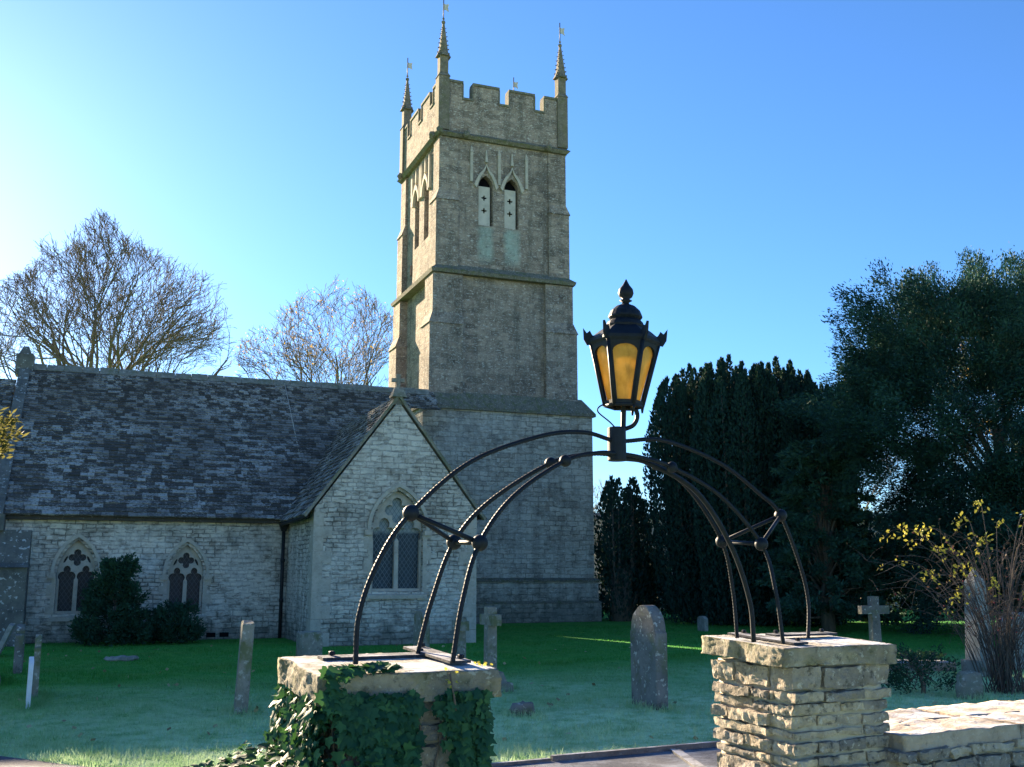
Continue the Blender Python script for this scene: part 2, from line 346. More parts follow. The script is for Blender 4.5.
def leaf_mat(name, a, b, trans, amt=.3, rough=.55, spec=.2):
    s = NT(name); t = s.attr(); c = s.mix(t, a, b); return s.leafy(c, (*trans, 1), amt, rough, spec)
M_yew = leaf_mat('yew_foliage', (0.014, 0.045, 0.038), (0.038, 0.10, 0.070), (0.03, 0.08, 0.05), .12, .7, .1)
M_irish = leaf_mat('irish_yew_foliage', (0.013, 0.04, 0.032), (0.032, 0.078, 0.055), (0.03, 0.06, 0.03), .12, .7, .1)
M_spruce = leaf_mat('feathery_foliage', (0.026, 0.075, 0.055), (0.06, 0.14, 0.09), (0.05, 0.1, 0.05), .2, .7, .1)
M_shrub = leaf_mat('shrub_foliage', (0.016, 0.05, 0.032), (0.04, 0.1, 0.055), (0.04, 0.09, 0.03), .2, .7, .1)
M_sunlit_yew = leaf_mat('sunlit_yew_foliage', (0.04, 0.06, 0.02), (0.10, 0.105, 0.035), (0.18, 0.17, 0.05), .35, .7, .1)  # gold of the low sun put into the yew's leaf colour
M_ivy = leaf_mat('ivy_leaf', (0.012, 0.055, 0.034), (0.04, 0.12, 0.055), (0.06, 0.16, 0.04), .2, .6, .12)
M_yellow = leaf_mat('yellow_leaf', (0.22, 0.26, 0.05), (0.55, 0.44, 0.06), (0.55, 0.5, 0.08), .4)
M_autumn = leaf_mat('autumn_leaf', (0.30, 0.16, 0.04), (0.46, 0.32, 0.07), (0.6, 0.40, 0.08), .35, .9, .02)
M_hip = plain('rose_hip', (0.25, 0.03, 0.03), .4)
def bark(name, c1, c2):
    s = NT(name); ob = s.obj(); q = s.n('VectorMath', {'operation': 'MULTIPLY'}, {0: ob, 1: (3, 3, .8)}); nz = s.noise(q, 4, 6, .7)
    return s.done(s.mix(s.ramp(nz, .35, .65), c1, c2), .9, s.bump(nz, .6, .03), .15)
M_bark = bark('bark', (0.09, 0.075, 0.058), (0.2, 0.165, 0.12))
M_twig = bark('twig_bark', (0.10, 0.085, 0.066), (0.18, 0.15, 0.115))
M_stem = bark('rose_stem', (0.075, 0.06, 0.05), (0.16, 0.125, 0.10))

def lawn(blade=False):
    s = NT('grass_blade' if blade else 'frosted_lawn'); ob = s.obj(); p = s.n('SeparateXYZ', None, {0: ob}, None)
    col = s.mix(s.ramp(s.noise(ob, 3.5, 5, .65), .35, .65), (0.05, 0.25, 0.045), (0.10, 0.34, 0.06))
    col = s.mix(s.ramp(s.noise(ob, .7, 4), .5, .7, 0, .45), col, (0.13, 0.26, 0.06))
    # frost settled on the open part of the lawn, thinning out towards the church
    y = s.math('ADD', p.outputs[1], s.math('MULTIPLY', s.math('SUBTRACT', s.noise(ob, .35, 3), .5), 7.0))
    y = s.math('SUBTRACT', y, s.math('MULTIPLY', p.outputs[0], .45))
    fr = s.math('MULTIPLY', s.ramp(y, 19.5, 11.5), s.ramp(s.noise(ob, 2.8, 7, .8), .34, .55, .22, 1.0))
    fr = s.math('MULTIPLY', fr, s.ramp(s.noise(ob, 26, 4, .8), .3, .6, .6, 1.0))
    col = s.mix(s.math('MULTIPLY', fr, .9), col, (0.74, 0.87, 0.53))
    if blade: return s.leafy(col, col, .5, .8, .1)
    return s.done(col, .9, s.bump(s.noise(ob, 30, 5, .8), .6, .04), .1)
M_lawn = lawn(); M_blade = lawn(True)
def tarmac():
    s = NT('frosty_tarmac'); ob = s.obj()
    col = s.mix(s.ramp(s.noise(ob, 60, 3, .8), .35, .7), (0.04, 0.045, 0.055), (0.13, 0.14, 0.165))
    col = s.mix(s.ramp(s.noise(ob, 1.6, 5, .7), .45, .65, 0, .55), col, (0.36, 0.40, 0.46))
    return s.done(col, .85, s.bump(s.noise(ob, 90, 3, .8), .6, .01), .3)
M_path = tarmac()
M_timber = stone_mat('weathered_timber', (0.12, 0.115, 0.11), (0.2, 0.195, 0.185), 8, .2, dark=.3, frost=.6)
M_plate = stone_mat('painted_iron_plate', (0.03, 0.032, 0.04), (0.06, 0.062, 0.07), 9, .1, dark=.2, frost=.55)

# ---------------------------------------------------------------- ground
def xpoly(name, pts, z, mat):
    bm = bmesh.new(); vs = [bm.verts.new((x, y, z)) for x, y in pts]
    for i in range(len(vs)): bm.edges.new((vs[i], vs[(i + 1) % len(vs)]))
    bmesh.ops.triangle_fill(bm, use_beauty=True, edges=bm.edges[:])
    for f in bm.faces:
        if f.normal.z < 0: f.normal_flip()
    return bobj(name, bm, mat, recalc=False)
g = xpoly('ground', [(-900, -300), (900, -300), (900, 1500), (-900, 1500)], 0, M_lawn); tag(g, kind='structure')
far = [(-9, 12.2), (-6.5, 10.9), (-4.85, 10.02), (-3.9, 9.5), (-2.2, 8.7), (-.9, 8.9), (0.07, 9.53), (1.9, 10.43), (5, 11.9), (12, 15.2)]
near = [(12.8, 13.6), (6, 10.2), (2.6, 8.2), (1.6, 6.6), (1.2, 4.2), (.2, 3.9), (-.2, 6.2), (-2.6, 7.4), (-9.6, 10.4)]
p = xpoly('path', far + near, .004, M_path); tag(p, kind='structure')
# mown grass blades over the lawn near the camera
def in_path(x, y):
    r = np.zeros(len(x), bool); P = far + near; j = len(P) - 1
    for i in range(len(P)):
        xi, yi = P[i]; xj, yj = P[j]
        c = ((yi > y) != (yj > y)) & (x < (xj - xi) * (y - yi) / (yj - yi + 1e-12) + xi); r ^= c; j = i
    return r
def grass():
    n = 330000; y = 8.6 + 25 * RNG.random(n) ** 1.7; x = (RNG.random(n) * 2 - 1) * (y * .52 + .5)
    k = ~in_path(x, y); x, y = x[k], y[k]; n = len(x)
    nz = np.sin(x * 1.7 + np.sin(y * 1.1)) * np.sin(y * 2.3 + np.sin(x * 2.9)) * .5 + .5; h = (.018 + .035 * RNG.random(n)) * (0.5 + 1.1 * nz ** 2) + .05 * (RNG.random(n) > .985); w = .0022 + .0022 * RNG.random(n) + y * .00008
    for gx, gy in ((1.714, 13.43), (-3.26, 12.96), (-6.06, 13.53), (-6.42, 14.5), (-.31, 15.3), (.128, 12.65), (6.05, 14.25), (6.8, 20), (-8, 16.6), (-7.72, 16.2)):
        m = 420; t = RNG.random(m) * 6.283; q = .12 + .3 * RNG.random(m) ** 1.5; ca_, sa_ = math.cos(R(111)), math.sin(R(111)); u1, u2 = np.cos(t) * (q + .14), np.sin(t) * q * .7
        x = np.concatenate([x, gx + u1 * ca_ - u2 * sa_]); y = np.concatenate([y, gy + u1 * sa_ + u2 * ca_]); h = np.concatenate([h, .05 + .07 * RNG.random(m)]); w = np.concatenate([w, np.full(m, .004)])
    n = len(x)
    a = RNG.random(n) * 2 * np.pi; b = RNG.random(n) * 2 * np.pi; le = RNG.random(n) * .8
    base = np.stack([x, y, np.zeros(n)], 1); sd = np.stack([np.cos(a), np.sin(a), np.zeros(n)], 1) * w[:, None]
    tip = base + np.stack([np.cos(b) * le * h, np.sin(b) * le * h, h], 1)
    V = np.stack([base - sd, base + sd, tip], 1).reshape(-1, 3)
    o = npobj('grass', V, np.arange(n * 3).reshape(n, 3), M_blade); tag(o, 'short frosted green grass covering the churchyard lawn', 'grass', kind='stuff')
grass()

n_ = 170; lx = RNG.uniform(-1, 1, n_); ly = 10.5 + 15 * RNG.random(n_) ** 1.4; lx = lx * ly * .5; ok_ = ~in_path(lx, ly); C = np.stack([lx, ly, np.full(n_, .035)], 1)[ok_]
tag(leaves('fallen_leaf', C, RNG.normal(size=C.shape) * [1, 1, .25], .05 + .05 * RNG.random(len(C)), .028, leaf_mat('fallen_leaf', (0.16, 0.12, 0.05), (0.55, 0.5, 0.3), (.3, .22, .08), .2)), 'pale and brown fallen leaves scattered over the lawn', 'fallen leaves', kind='stuff')
# ================================================================= THE CHURCH (local frame: x along the nave, y away from us)
CH = (-4.516, 23.93, 0); CROT = R(21.5)
church = thing('church', 'stone parish church with a tall battlemented square tower, long tiled nave and gabled transept', 'church', CH, CROT)
def cob(name, bm, mat, parent=church, **k): return bobj(name, bm, mat, parent, **k)

def window(xc, w, zb, zs, zt, y, glass, parent, panel=None):
    """two-light traceried window: tracery plate set in the wall opening, glass behind, hood mould, sill"""
    lw = w * (.47 if w > .5 else .42); off = w * (.5 if w > .5 else .487); hs = zs - lw * .3 + .02
    bm = bmesh.new(); out = arch(xc, w - .003, zb + .003, zs, zt - .004)
    big = w > .5; qr = w * (.47 if big else .44); qz = zs + (zt - zs) * (.50 if big else .48)
    holes = [trefoil_light(xc - off, lw, zb + .07, zs - lw * .75), trefoil_light(xc + off, lw, zb + .07, zs - lw * .75), quatrefoil(xc, qz, qr)]
    for sx in (() if big else (-1, 1)):
        cx = xc + sx * w * .6; cz = zs + (zt - zs) * .42
        holes.append([(cx + .07 * w * math.cos(R(t)) - sx * .09 * w * math.sin(R(t)), cz + .2 * w * math.sin(R(t))) for t in range(0, 360, 45)])
    plate(bm, out, holes, y + .13, y + .25)
    tr = cob('window', bm, M_dress, parent)
    bm = bmesh.new(); plate(bm, arch(xc, w - .006, zb + .006, zs, zt - .008), [], y + .262, y + .275); cob('glass', bm, glass, tr)
    # hood mould
    o1 = arch(xc, w + .14, 0, zs, zt + .17, closed=False); i1 = arch(xc, w + .06, 0, zs, zt + .075, closed=False)
    bm = bmesh.new(); poly = o1 + i1[::-1]
    plate(bm, poly, [], y - .075, y + .02)
    for sx in (-1, 1): box(bm, xc + sx * (w + .11) - .09, xc + sx * (w + .11) + .09, y - .075, y + .02, zs - .12, zs - .003)
    cob('hood_mould', bm, M_dress, tr)
    bm = bmesh.new(); prism(bm, [(y - .06, zb - .16), (y + .12, zb - .16), (y + .12, zb - .002), (y - .06, zb - .07)], xc - w - .1, xc + w + .1, Matrix(((0, 1, 0, 0), (1, 0, 0, 0), (0, 0, 1, 0), (0, 0, 0, 1))))
    cob('sill', bm, M_dress, tr)
    # dressed jamb stones, long and short
    jb = {-1: bmesh.new(), 1: bmesh.new()}; z = zb; k = 0
    while z < zs - .1:
        h = min(.2 + .08 * random.random(), zs - .05 - z); k += 1
        for sx in (-1, 1):
            bm = jb[sx]; e = w + (.2 if (k + (sx > 0)) % 2 else .1); box(bm, min(xc + sx * (w + .002), xc + sx * e), max(xc + sx * (w + .002), xc + sx * e), y - .008, y + .1, z, z + h - .006)
        z += h
    for sx in (-1, 1): cob('jamb', jb[sx], M_dress, tr)
    return tr

# nave wall
NB = 3.48
bm = bmesh.new()
n1 = (-5.0, .43, .66, 1.62, 2.40); n2 = (-2.48, .42, .64, 1.58, 2.32)
plate(bm, [(-6.8, -.3), (3.9, -.3), (3.9, 3.1), (-6.8, 3.1)], [arch(*n1), arch(*n2)], NB, NB + .6)
nw = cob('nave_wall', bm, M_nave)
window(*n1, NB, M_glass_nave, nw); window(*n2, NB, M_glass_nave, nw)
for a in (-1.92, -1.60):
    bm = bmesh.new(); box(bm, a, a + .22, NB - .012, NB + .02, .06, .17); cob('vent', bm, M_void, nw)
for i in range(18):
    a = -6.57 + i * .37
    bm = bmesh.new(); box(bm, a, a + .1, NB - .16, NB + .01, 2.93, 3.02); cob('eaves_corbel', bm, M_pipe, nw)
bm = bmesh.new(); box(bm, -6.8, -6.2, NB + .6, 12.6, -.3, 3.1); box(bm, -6.8, 5.2, 12.6, 13.2, -.3, 3.1)
prism(bm, [(3.6, 3.1), (13.1, 3.1), (8.3, 7.25)], -6.78, -6.3, Matrix(((0, 1, 0, 0), (1, 0, 0, 0), (0, 0, 1, 0), (0, 0, 0, 1)))); cob('gable_wall', bm, M_nave)

def tiles(name, O, U, S, width_fn, length, e0, e1, mat, parent, tw=.3, seed=1):
    """courses of stone tiles: O eave corner, U along eave, S up the slope"""
    rr = random.Random(seed); O, U, S = Vector(O), Vector(U).normalized(), Vector(S).normalized(); N = U.cross(S)
    if N.z < 0: N = -N
    V, F, T = [], [], []; d = -.06; row = 0
    while d < length:
        ex = e0 + (e1 - e0) * d / length; u0, u1 = width_fn(d); u = u0 - rr.random() * tw
        while u < u1:
            w = tw * (.65 + .7 * rr.random()) * (1 - .35 * d / length); a, b = max(u, u0), min(u + w - .008, u1); u += w
            if b - a < .04: continue
            jit = rr.uniform(-.014, .014); th = .028 + rr.random() * .02; lift = rr.random() * .012
            lo, hi = d + jit, min(d + ex * 1.5, length + .02); n0 = len(V)
            for uu, dd, nn in ((a, lo, lift), (b, lo, lift + rr.uniform(-.008, .008)), (b, hi, -.02), (a, hi, -.02)): V.append(O + U * uu + S * dd + N * (nn + .01))
            for uu, dd, nn in ((a, lo + rr.uniform(-.004, .004), lift + th), (b, lo + rr.uniform(-.004, .004), lift + th), (b, hi, .006), (a, hi, .006)): V.append(O + U * uu + S * dd + N * (nn + .01))
            T += [rr.random()] * 8
            F += [(n0 + 4, n0 + 5, n0 + 6, n0 + 7), (n0, n0 + 1, n0 + 5, n0 + 4), (n0, n0 + 4, n0 + 7, n0 + 3), (n0 + 1, n0 + 2, n0 + 6, n0 + 5)]
        d += ex; row += 1
    # slab below
    u0, u1 = width_fn(0); n0 = len(V)
    return vobj(name, V, F, mat, parent, False, T)
RS = Vector((0, 8.3 - 3.22, 7.42 - 3.0)); RL = RS.length
nr = tiles('nave_roof', (0, 3.22, 3.0), (1, 0, 0), RS, lambda d: (-6.7, 4.25 if d < 5.6 else 5.35), RL, .165, .10, M_roof, church, .24, 3)
bm = bmesh.new(); YZ = Matrix(((0, 1, 0, 0), (1, 0, 0, 0), (0, 0, 1, 0), (0, 0, 0, 1)))
prism(bm, [(3.3, 2.98), (8.3, 7.36), (13.4, 2.98), (13.4, 2.88), (3.3, 2.88)], -6.7, 4.2, YZ); cob('roof_deck', bm, M_roof, nr)
bm = bmesh.new(); a = -6.7
while a < 4.9:
    L = .45 + .1 * random.random(); prism(bm, [(8.1, 7.32), (8.3, 7.52 + random.random() * .03), (8.5, 7.32)], a, a + L - .012, YZ); a += L
cob('ridge_tile', bm, M_coping, nr)
bm = bmesh.new(); sl_ = RS.normalized(); nn_ = Vector((0, -sl_.z, sl_.y)); k = -.15
while k < RL + .1:
    L = .75
    for dummy in (0,):
        b0 = Vector((0, 3.22, 3.0)) + sl_ * k; b1 = Vector((0, 3.22, 3.0)) + sl_ * (k + L - .012)
        pts = [(q.y, q.z) for q in (b0 - nn_ * .1, b1 - nn_ * .1, b1 + nn_ * .10, b0 + nn_ * .10)]
        prism(bm, pts, -6.95, -6.67, YZ)
    k += L
box(bm, -7.0, -6.62, 2.95, 3.47, 2.6, 2.98)
box(bm, -7.06, -6.6, 8.05, 8.55, 7.15, 7.75); frus(bm, (-7.0, -6.66, 8.1, 8.5), (-6.9, -6.76, 8.22, 8.36), 7.753, 8.0); cob('gable_coping', bm, M_slab)
# chancel beyond, lower
bm = bmesh.new(); box(bm, -15, -6.82, 3.9, 12.2, -.3, 3.3); prism(bm, [(3.9, 3.3), (12.2, 3.3), (8.1, 6.8)], -15, -6.82, YZ); ch = cob('chancel_wall', bm, M_nave)
CS = Vector((0, 8.1 - 3.7, 6.98 - 3.25)); tiles('chancel_roof', (0, 3.7, 3.25), (1, 0, 0), CS, lambda d: (-15, -7.0), CS.length, .2, .12, M_roof, church, .3, 8)
# big stepped buttress at the nave corner
bm = bmesh.new()
frus(bm, (-7.8, -6.02, 2.55, 3.475), (-7.8, -6.02, 2.55, 3.475), -.2, .8); frus(bm, (-7.78, -6.03, 2.62, 3.475), (-7.78, -6.03, 2.62, 3.475), .803, 1.75)
frus(bm, (-7.81, -6.0, 2.52, 3.475), (-7.78, -6.03, 2.72, 3.475), 1.753, 1.85); frus(bm, (-7.78, -6.03, 2.73, 3.475), (-7.78, -6.03, 3.2, 3.475), 1.853, 2.62)
cob('buttress', bm, M_slab)

# transept
tw_ = (1.98, .61, 1.2, 2.62, 3.55)
bm = bmesh.new(); plate(bm, [(0, -.3), (3.92, -.3), (3.92, 3.08), (1.93, 5.68), (0, 3.08)], [arch(*tw_)], 0, .5)
box(bm, 0, .5, .5, 3.48, -.3, 3.05); box(bm, 3.42, 3.92, .5, 8.8, -.3, 3.05)
tr = cob('transept_wall', bm, M_gable); window(*tw_, 0, M_glass_gable, tr)
bm = bmesh.new(); bq = bmesh.new(); z = 0.0; k = 0
while z < 2.95:
    h = .24 + random.random() * .1; k += 1; e = .42 if k % 2 else .22
    box(bm, -.012, e, -.012, .3 if k % 2 else .5, z, z + h - .01); box(bq, 3.92 - e, 3.932, -.012, .3 if k % 2 else .5, z, z + h - .01); z += h
cob('quoin', bm, M_dress, tr); cob('quoin', bq, M_dress, tr)
TSl = Vector((1.93 + .2, 0, 5.78 - 2.95)); TLn = TSl.length
def tfn(d):
    z = 2.95 + TSl.z * max(d, 0) / TLn; return (-.02, min(9, 3.22 + (z - 3.0) / RS.z * RS.y + .12))
trf = tiles('transept_roof', (-.2, 0, 2.95), (0, 1, 0), TSl, tfn, TLn, .19, .12, M_roof, church, .28, 5)
bm = bmesh.new(); prism(bm, [(-.12, 2.96), (1.93, 5.72), (4.05, 2.96), (3.9, 2.9), (0, 2.9)], .52, 7.0); cob('roof_deck', bm, M_roof, trf)
r2 = tiles('transept_roof', (4.13, 0, 2.95), (0, 1, 0), Vector((-2.2, 0, 2.83)), tfn, TLn, .19, .12, M_roof, church, .28, 6)
bm = bmesh.new(); b = 0.0
while b < 6.2: prism(bm, [(1.75, 5.6), (1.93, 5.84), (2.11, 5.6)], b, b + .44); b += .45
cob('ridge_tile', bm, M_coping, trf)
bm = bmesh.new()     # thin gable verge
for (x0, z0, x1, z1) in ((-.22, 2.9, 1.93, 5.8), (4.13, 2.9, 1.93, 5.8)):
    d = Vector((x1 - x0, 0, z1 - z0)).normalized(); nv = Vector((-d.z, 0, d.x)); nv = nv if nv.z > 0 else -nv
    q = [Vector((x0, 0, z0)) - nv * .02, Vector((x1, 0, z1)) - nv * .02, Vector((x1, 0, z1)) + nv * .045, Vector((x0, 0, z0)) + nv * .045]
    prism(bm, [(v.x, v.z) for v in q], -.06, .1)
cob('verge_coping', bm, M_coping, tr)
bm = bmesh.new(); frus(bm, (1.75, 2.11, -.1, .26), (1.84, 2.02, 0, .16), 5.78, 6.02); frus(bm, (1.885, 1.975, .04, .13), (1.885, 1.975, .04, .13), 6.02, 6.36); box(bm, 1.77, 2.09, .05, .12, 6.16, 6.25); cob('gable_cross', bm, M_coping, tr)
# rainwater pipe in the corner and gutter on the transept side
T = Tubes(); T.add([(-.13, NB - .09, 0), (-.13, NB - .09, 2.8)], .045, 8); T.add([(-.13, NB - .09, .9), (-.13, NB - .09, .98)], .06, 8); T.add([(-.13, NB - .09, 1.9), (-.13, NB - .09, 1.98)], .06, 8)
T.add([(-.2, 0.0, 2.9), (-.2, NB - .05, 2.86)], .055, 8); dp = T.build('drainpipe', M_pipe, church)
bm = bmesh.new(); frus(bm, (-.19, -.07, NB - .15, NB - .03), (-.27, 0.0, NB - .22, NB - .02), 2.68, 2.92); cob('rain_hopper', bm, M_pipe, dp)
# lightning-conductor / wire up the roof
T = Tubes(); T.add([(.55, 5.0, 4.58), (.5, 8.3, 7.5)], .012, 4); T.build('roof_wire', M_louvre, church)

# ---------------------------------------------------------------- tower
tbm = bmesh.new()
A0, A1, B0, B1 = 5.75, 10.42, 9.05, 13.9
def rect(g, gy=None): gy = g if gy is None else gy; return (A0 - g, A1 + g, B0 - gy, B1 + gy)
st1 = (5.12, 11.32, 8.72, 14.25)
def grow(r, g): return (r[0] - g, r[1] + g, r[2] - g, r[3] + g)
bmb = bmesh.new()
frus(bmb, grow(st1, .17), grow(st1, .17), -.3, .62); frus(bmb, grow(st1, .1), grow(st1, .1), .703, 1.33)
frus(bmb, st1, st1, 1.453, 7.0)
tow = cob('tower_base', bmb, M_tower_base)
bm = bmesh.new(); frus(bm, grow(st1, .2), grow(st1, .11), .622, .70); frus(bm, grow(st1, .17), grow(st1, .17), 1.332, 1.38); frus(bm, grow(st1, .17), grow(st1, .01), 1.382, 1.45); cob('plinth_moulding', bm, M_string, tow)
bm = bmesh.new(); frus(bm, grow(st1, .1), grow(st1, .1), 7.0, 7.1); frus(bm, grow(st1, .1), (5.35, 10.98, 8.86, 14.1), 7.102, 7.62)
cob('weathering', bm, M_string, tow)
# stage 2 core
frus(tbm, rect(0), rect(0), 7.3, 11.75)
def buttresses(bm, pa, pb, z0, z1, wa=.8, top=.35, pa2=None, pb2=None):
    """clasping corner buttresses standing pa proud sideways and pb proud of the front; sloped heads"""
    pa2 = 0.04 if pa2 is None else pa2; pb2 = 0.04 if pb2 is None else pb2
    for sx in (0, 1):
        for sy in (0, 1):
            def rc(a, b, w):
                x = (A0 - a, A0 + w) if not sx else (A1 - w, A1 + a); y = (B0 - b, B0 + w) if not sy else (B1 - w, B1 + b); return (*x, *y)
            frus(bm, rc(pa, pb, wa), rc(pa, pb, wa), z0, z1 - top); frus(bm, rc(pa + .04, pb + .04, wa + .02), rc(pa2, pb2, wa - .05), z1 - top + .002, z1)
buttresses(tbm, .40, .22, 7.32, 10.35, .8, .4, .29, .15); buttresses(tbm, .285, .145, 10.0, 11.74, .78, .02, .28, .14)
bm = bmesh.new(); frus(bm, rect(.34, .24), rect(.38, .28), 11.742, 11.86); frus(bm, rect(.38, .28), rect(.03), 11.862, 12.1); tmid = bm
# stage 3: thinner core and front / side plates with the bell openings
T3a, T3b = 12.0, 16.75; RC = .32
frus(tbm, (A0 + RC, A1, B0 + RC, B1), (A0 + RC, A1, B0 + RC, B1), T3a, T3b)
bl = [(7.42, .27), (8.40, .27)]           # front openings
def open2(c, w, zb, zs, zt): return arch(c, w, zb, zs, zt, 6)
fz = (13.66, 15.1, 15.52)
plate(tbm, [(A0, T3a), (A1, T3a), (A1, T3b), (A0, T3b)], [open2(c, w, *fz) for c, w in bl], B0, B0 + RC)
# left side plate: local x -> y
ML = Matrix(((0, 1, 0, A0), (1, 0, 0, 0), (0, 0, 1, 0), (0, 0, 0, 1)))
sideo = [(10.75, .29), (11.95, .29)]
plate(tbm, [(B0 + RC, T3a), (B1, T3a), (B1, T3b), (B0 + RC, T3b)], [open2(c, w, 13.5, 15.2, 15.7) for c, w in sideo], 0, RC, ML)
buttresses(tbm, .19, .1, 12.02, 14.75, .62, .35, .1, .06); buttresses(tbm, .09, .055, 14.4, 16.74, .6, .02, .09, .055)
# parapet with battlements
PZ0, PZ1, PZ2 = 16.98, 18.22, 18.82
def merlons(L, n, end):
    """polygon outline of a battlemented wall 0..L with n whole merlons between half ones"""
    gap = .42; inner = (L - 2 * end - (n + 1) * gap) / n; P = [(0, PZ0), (L, PZ0), (L, PZ2)]; xs = []; x = end
    for i in range(n): xs += [(x, x + gap)]; x += gap + inner
    xs += [(x, x + gap)]
    for a, b in xs[::-1]: P += [(b, PZ2), (b, PZ1), (a, PZ1), (a, PZ2)]
    return P + [(0, PZ2)], xs
PX0, PX1, PY0, PY1 = A0 - .08, A1 + .08, B0 - .06, B1 + .06
LX = PX1 - PX0; LY = PY1 - PY0 - .6; cbm = bmesh.new()
def coping(xs, L, M):
    x = 0.0; e = .03
    for a, b in xs + [(L, L)]:
        if a - x > .05: plate(cbm, [(x - (e if x > 0 else -.003), PZ2 + .002), (a + (e if a < L else -.003), PZ2 + .002), (a + (e if a < L else -.003), PZ2 + .09), (x - (e if x > 0 else -.003), PZ2 + .09)], [], -.04, .34, M)
        if b > a: plate(cbm, [(a + .003, PZ1 + .002), (b - .003, PZ1 + .002), (b - .003, PZ1 + .08), (a + .003, PZ1 + .08)], [], -.04, .34, M)
        # raised moulding returning down the sides of the merlons
        for xx, sg in ((a, 1), (b, -1)):
            if b > a: plate(cbm, [(xx, PZ1 + .082), (xx + sg * .045, PZ1 + .082), (xx + sg * .045, PZ2), (xx, PZ2)] if sg < 0 else [(xx, PZ1 + .082), (xx + .045, PZ1 + .082), (xx + .045, PZ2), (xx, PZ2)], [], -.03, .33, M)
        x = b
P, xs = merlons(LX, 2, .82)
for yy in (PY0, PY1 - .3):
    M = Matrix.Translation((PX0, yy, 0)); plate(tbm, P, [], 0, .3, M); coping(xs, LX, M)
P, xs = merlons(LY, 2, .5)
for xx in (PX0, PX1 - .3):
    M = Matrix(((0, 1, 0, xx), (1, 0, 0, PY0 + .302), (0, 0, 1, 0), (0, 0, 0, 1))); plate(tbm, [(a + (0 if a > 0 else 0), b) for a, b in P], [], 0, .3, M); coping(xs, LY, M)
tower = cob('tower', tbm, M_tower)
box(cbm, PX0 + .305, PX1 - .305, PY0 + .305, PY1 - .305, 17.1, 17.2)
cob('parapet_coping', cbm, M_string, tower)
cob('string_course', tmid, M_string, tower)
bm = bmesh.new(); frus(bm, rect(.14, .11), rect(.24, .2), 16.752, 16.86); frus(bm, rect(.24, .2), rect(.09, .07), 16.862, 16.975)
cob('string_course', bm, M_string, tower)
for bp in [(gx, B0 - .24, 16.84) for gx in (5.62, 6.6, 9.75)] + [(A0 - .26, gy, 16.84) for gy in (9.3, 13.5)]:   # carved bosses on the upper string course
    bm = bmesh.new(); ball(bm, bp, .13, 8)
    for v in bm.verts: v.co += noise.noise_vector(v.co * 9) * .05
    cob('carved_boss', bm, M_string, tower)
# bell openings
for c, w in bl:
    bm = bmesh.new(); s_ = .17
    def cross(cz):
        x = c - .02; a_, b_ = .1, .03; return [(x - b_, cz - a_), (x + b_, cz - a_), (x + b_, cz - b_), (x + a_, cz - b_), (x + a_, cz + b_), (x + b_, cz + b_), (x + b_, cz + a_), (x - b_, cz + a_), (x - b_, cz + b_), (x - a_, cz + b_), (x - a_, cz - b_), (x - b_, cz - b_)]
    plate(bm, [(c - w + .004, fz[0] + .004), (c + w - .07, fz[0] + .004), (c + w - .07, 15.14), (c - w + .004, 15.14)], [cross(14.25), cross(14.72)], B0 + .12, B0 + .17)
    lo = cob('louvre_slab', bm, M_louvre, tower)
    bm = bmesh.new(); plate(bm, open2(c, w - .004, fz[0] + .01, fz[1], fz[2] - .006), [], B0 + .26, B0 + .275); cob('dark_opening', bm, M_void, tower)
    # ogee hood with finial
    bm = bmesh.new(); o = []
    for i in range(13):
        t = i / 12; x = .46 * (1 - t) ** 1.0; z = 15.12 + .55 * math.sin(min(1, t * 1.25) * math.pi / 2) + (0.28 * max(0, (t - .6) / .4) ** 2)
        o.append((x, z))
    inn = [(x * .8, z - .09 - .03 * (1 - i / 12)) for i, (x, z) in enumerate(o)]
    pl = [(c - x, z) for x, z in o] + [(c + x, z) for x, z in o[::-1][1:]] + [(c + x, z) for x, z in inn] + [(c - x, z) for x, z in inn[::-1][1:]]
    plate(bm, pl, [], B0 - .09, B0 + .02); frus(bm, (c - .05, c + .05, B0 - .1, B0 + .02), (c - .02, c + .02, B0 - .06, B0 + .02), 15.99, 16.45)
    cob('ogee_hood', bm, M_dress, tower)
for x in (6.86, 7.91, 8.96):
    bm = bmesh.new(); box(bm, x - .05, x + .05, B0 - .085, B0 + .02, 15.2, 16.3); frus(bm, (x - .07, x + .07, B0 - .1, B0 + .02), (x - .01, x + .01, B0 - .03, B0 + .02), 16.302, 16.55)
    cob('blind_pinnacle', bm, M_dress, tower)
for c, w in sideo:
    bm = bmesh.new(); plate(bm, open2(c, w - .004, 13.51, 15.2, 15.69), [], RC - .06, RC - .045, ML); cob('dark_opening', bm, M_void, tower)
    bm = bmesh.new(); a_ = arch(c, w + .15, 0, 15.2, 16.0, 6, False); b_ = arch(c, w + .05, 0, 15.2, 15.78, 6, False)
    plate(bm, a_ + b_[::-1], [], -.1, .02, ML)
    for x in (c - .5, c + .5, c): 
        plate(bm, [(x - .05, 15.25 if x != c else 16.02), (x + .05, 15.25 if x != c else 16.02), (x + .05, 16.35), (x, 16.55), (x - .05, 16.35)], [], -.09, .02, ML)
    cob('ogee_hood', bm, M_dress, tower)
# small stair slit on the left face
bm = bmesh.new(); box(bm, A0 - .03, A0 + .1, 12.55, 12.68, 12.6, 13.0); cob('slit_window', bm, M_void, tower)
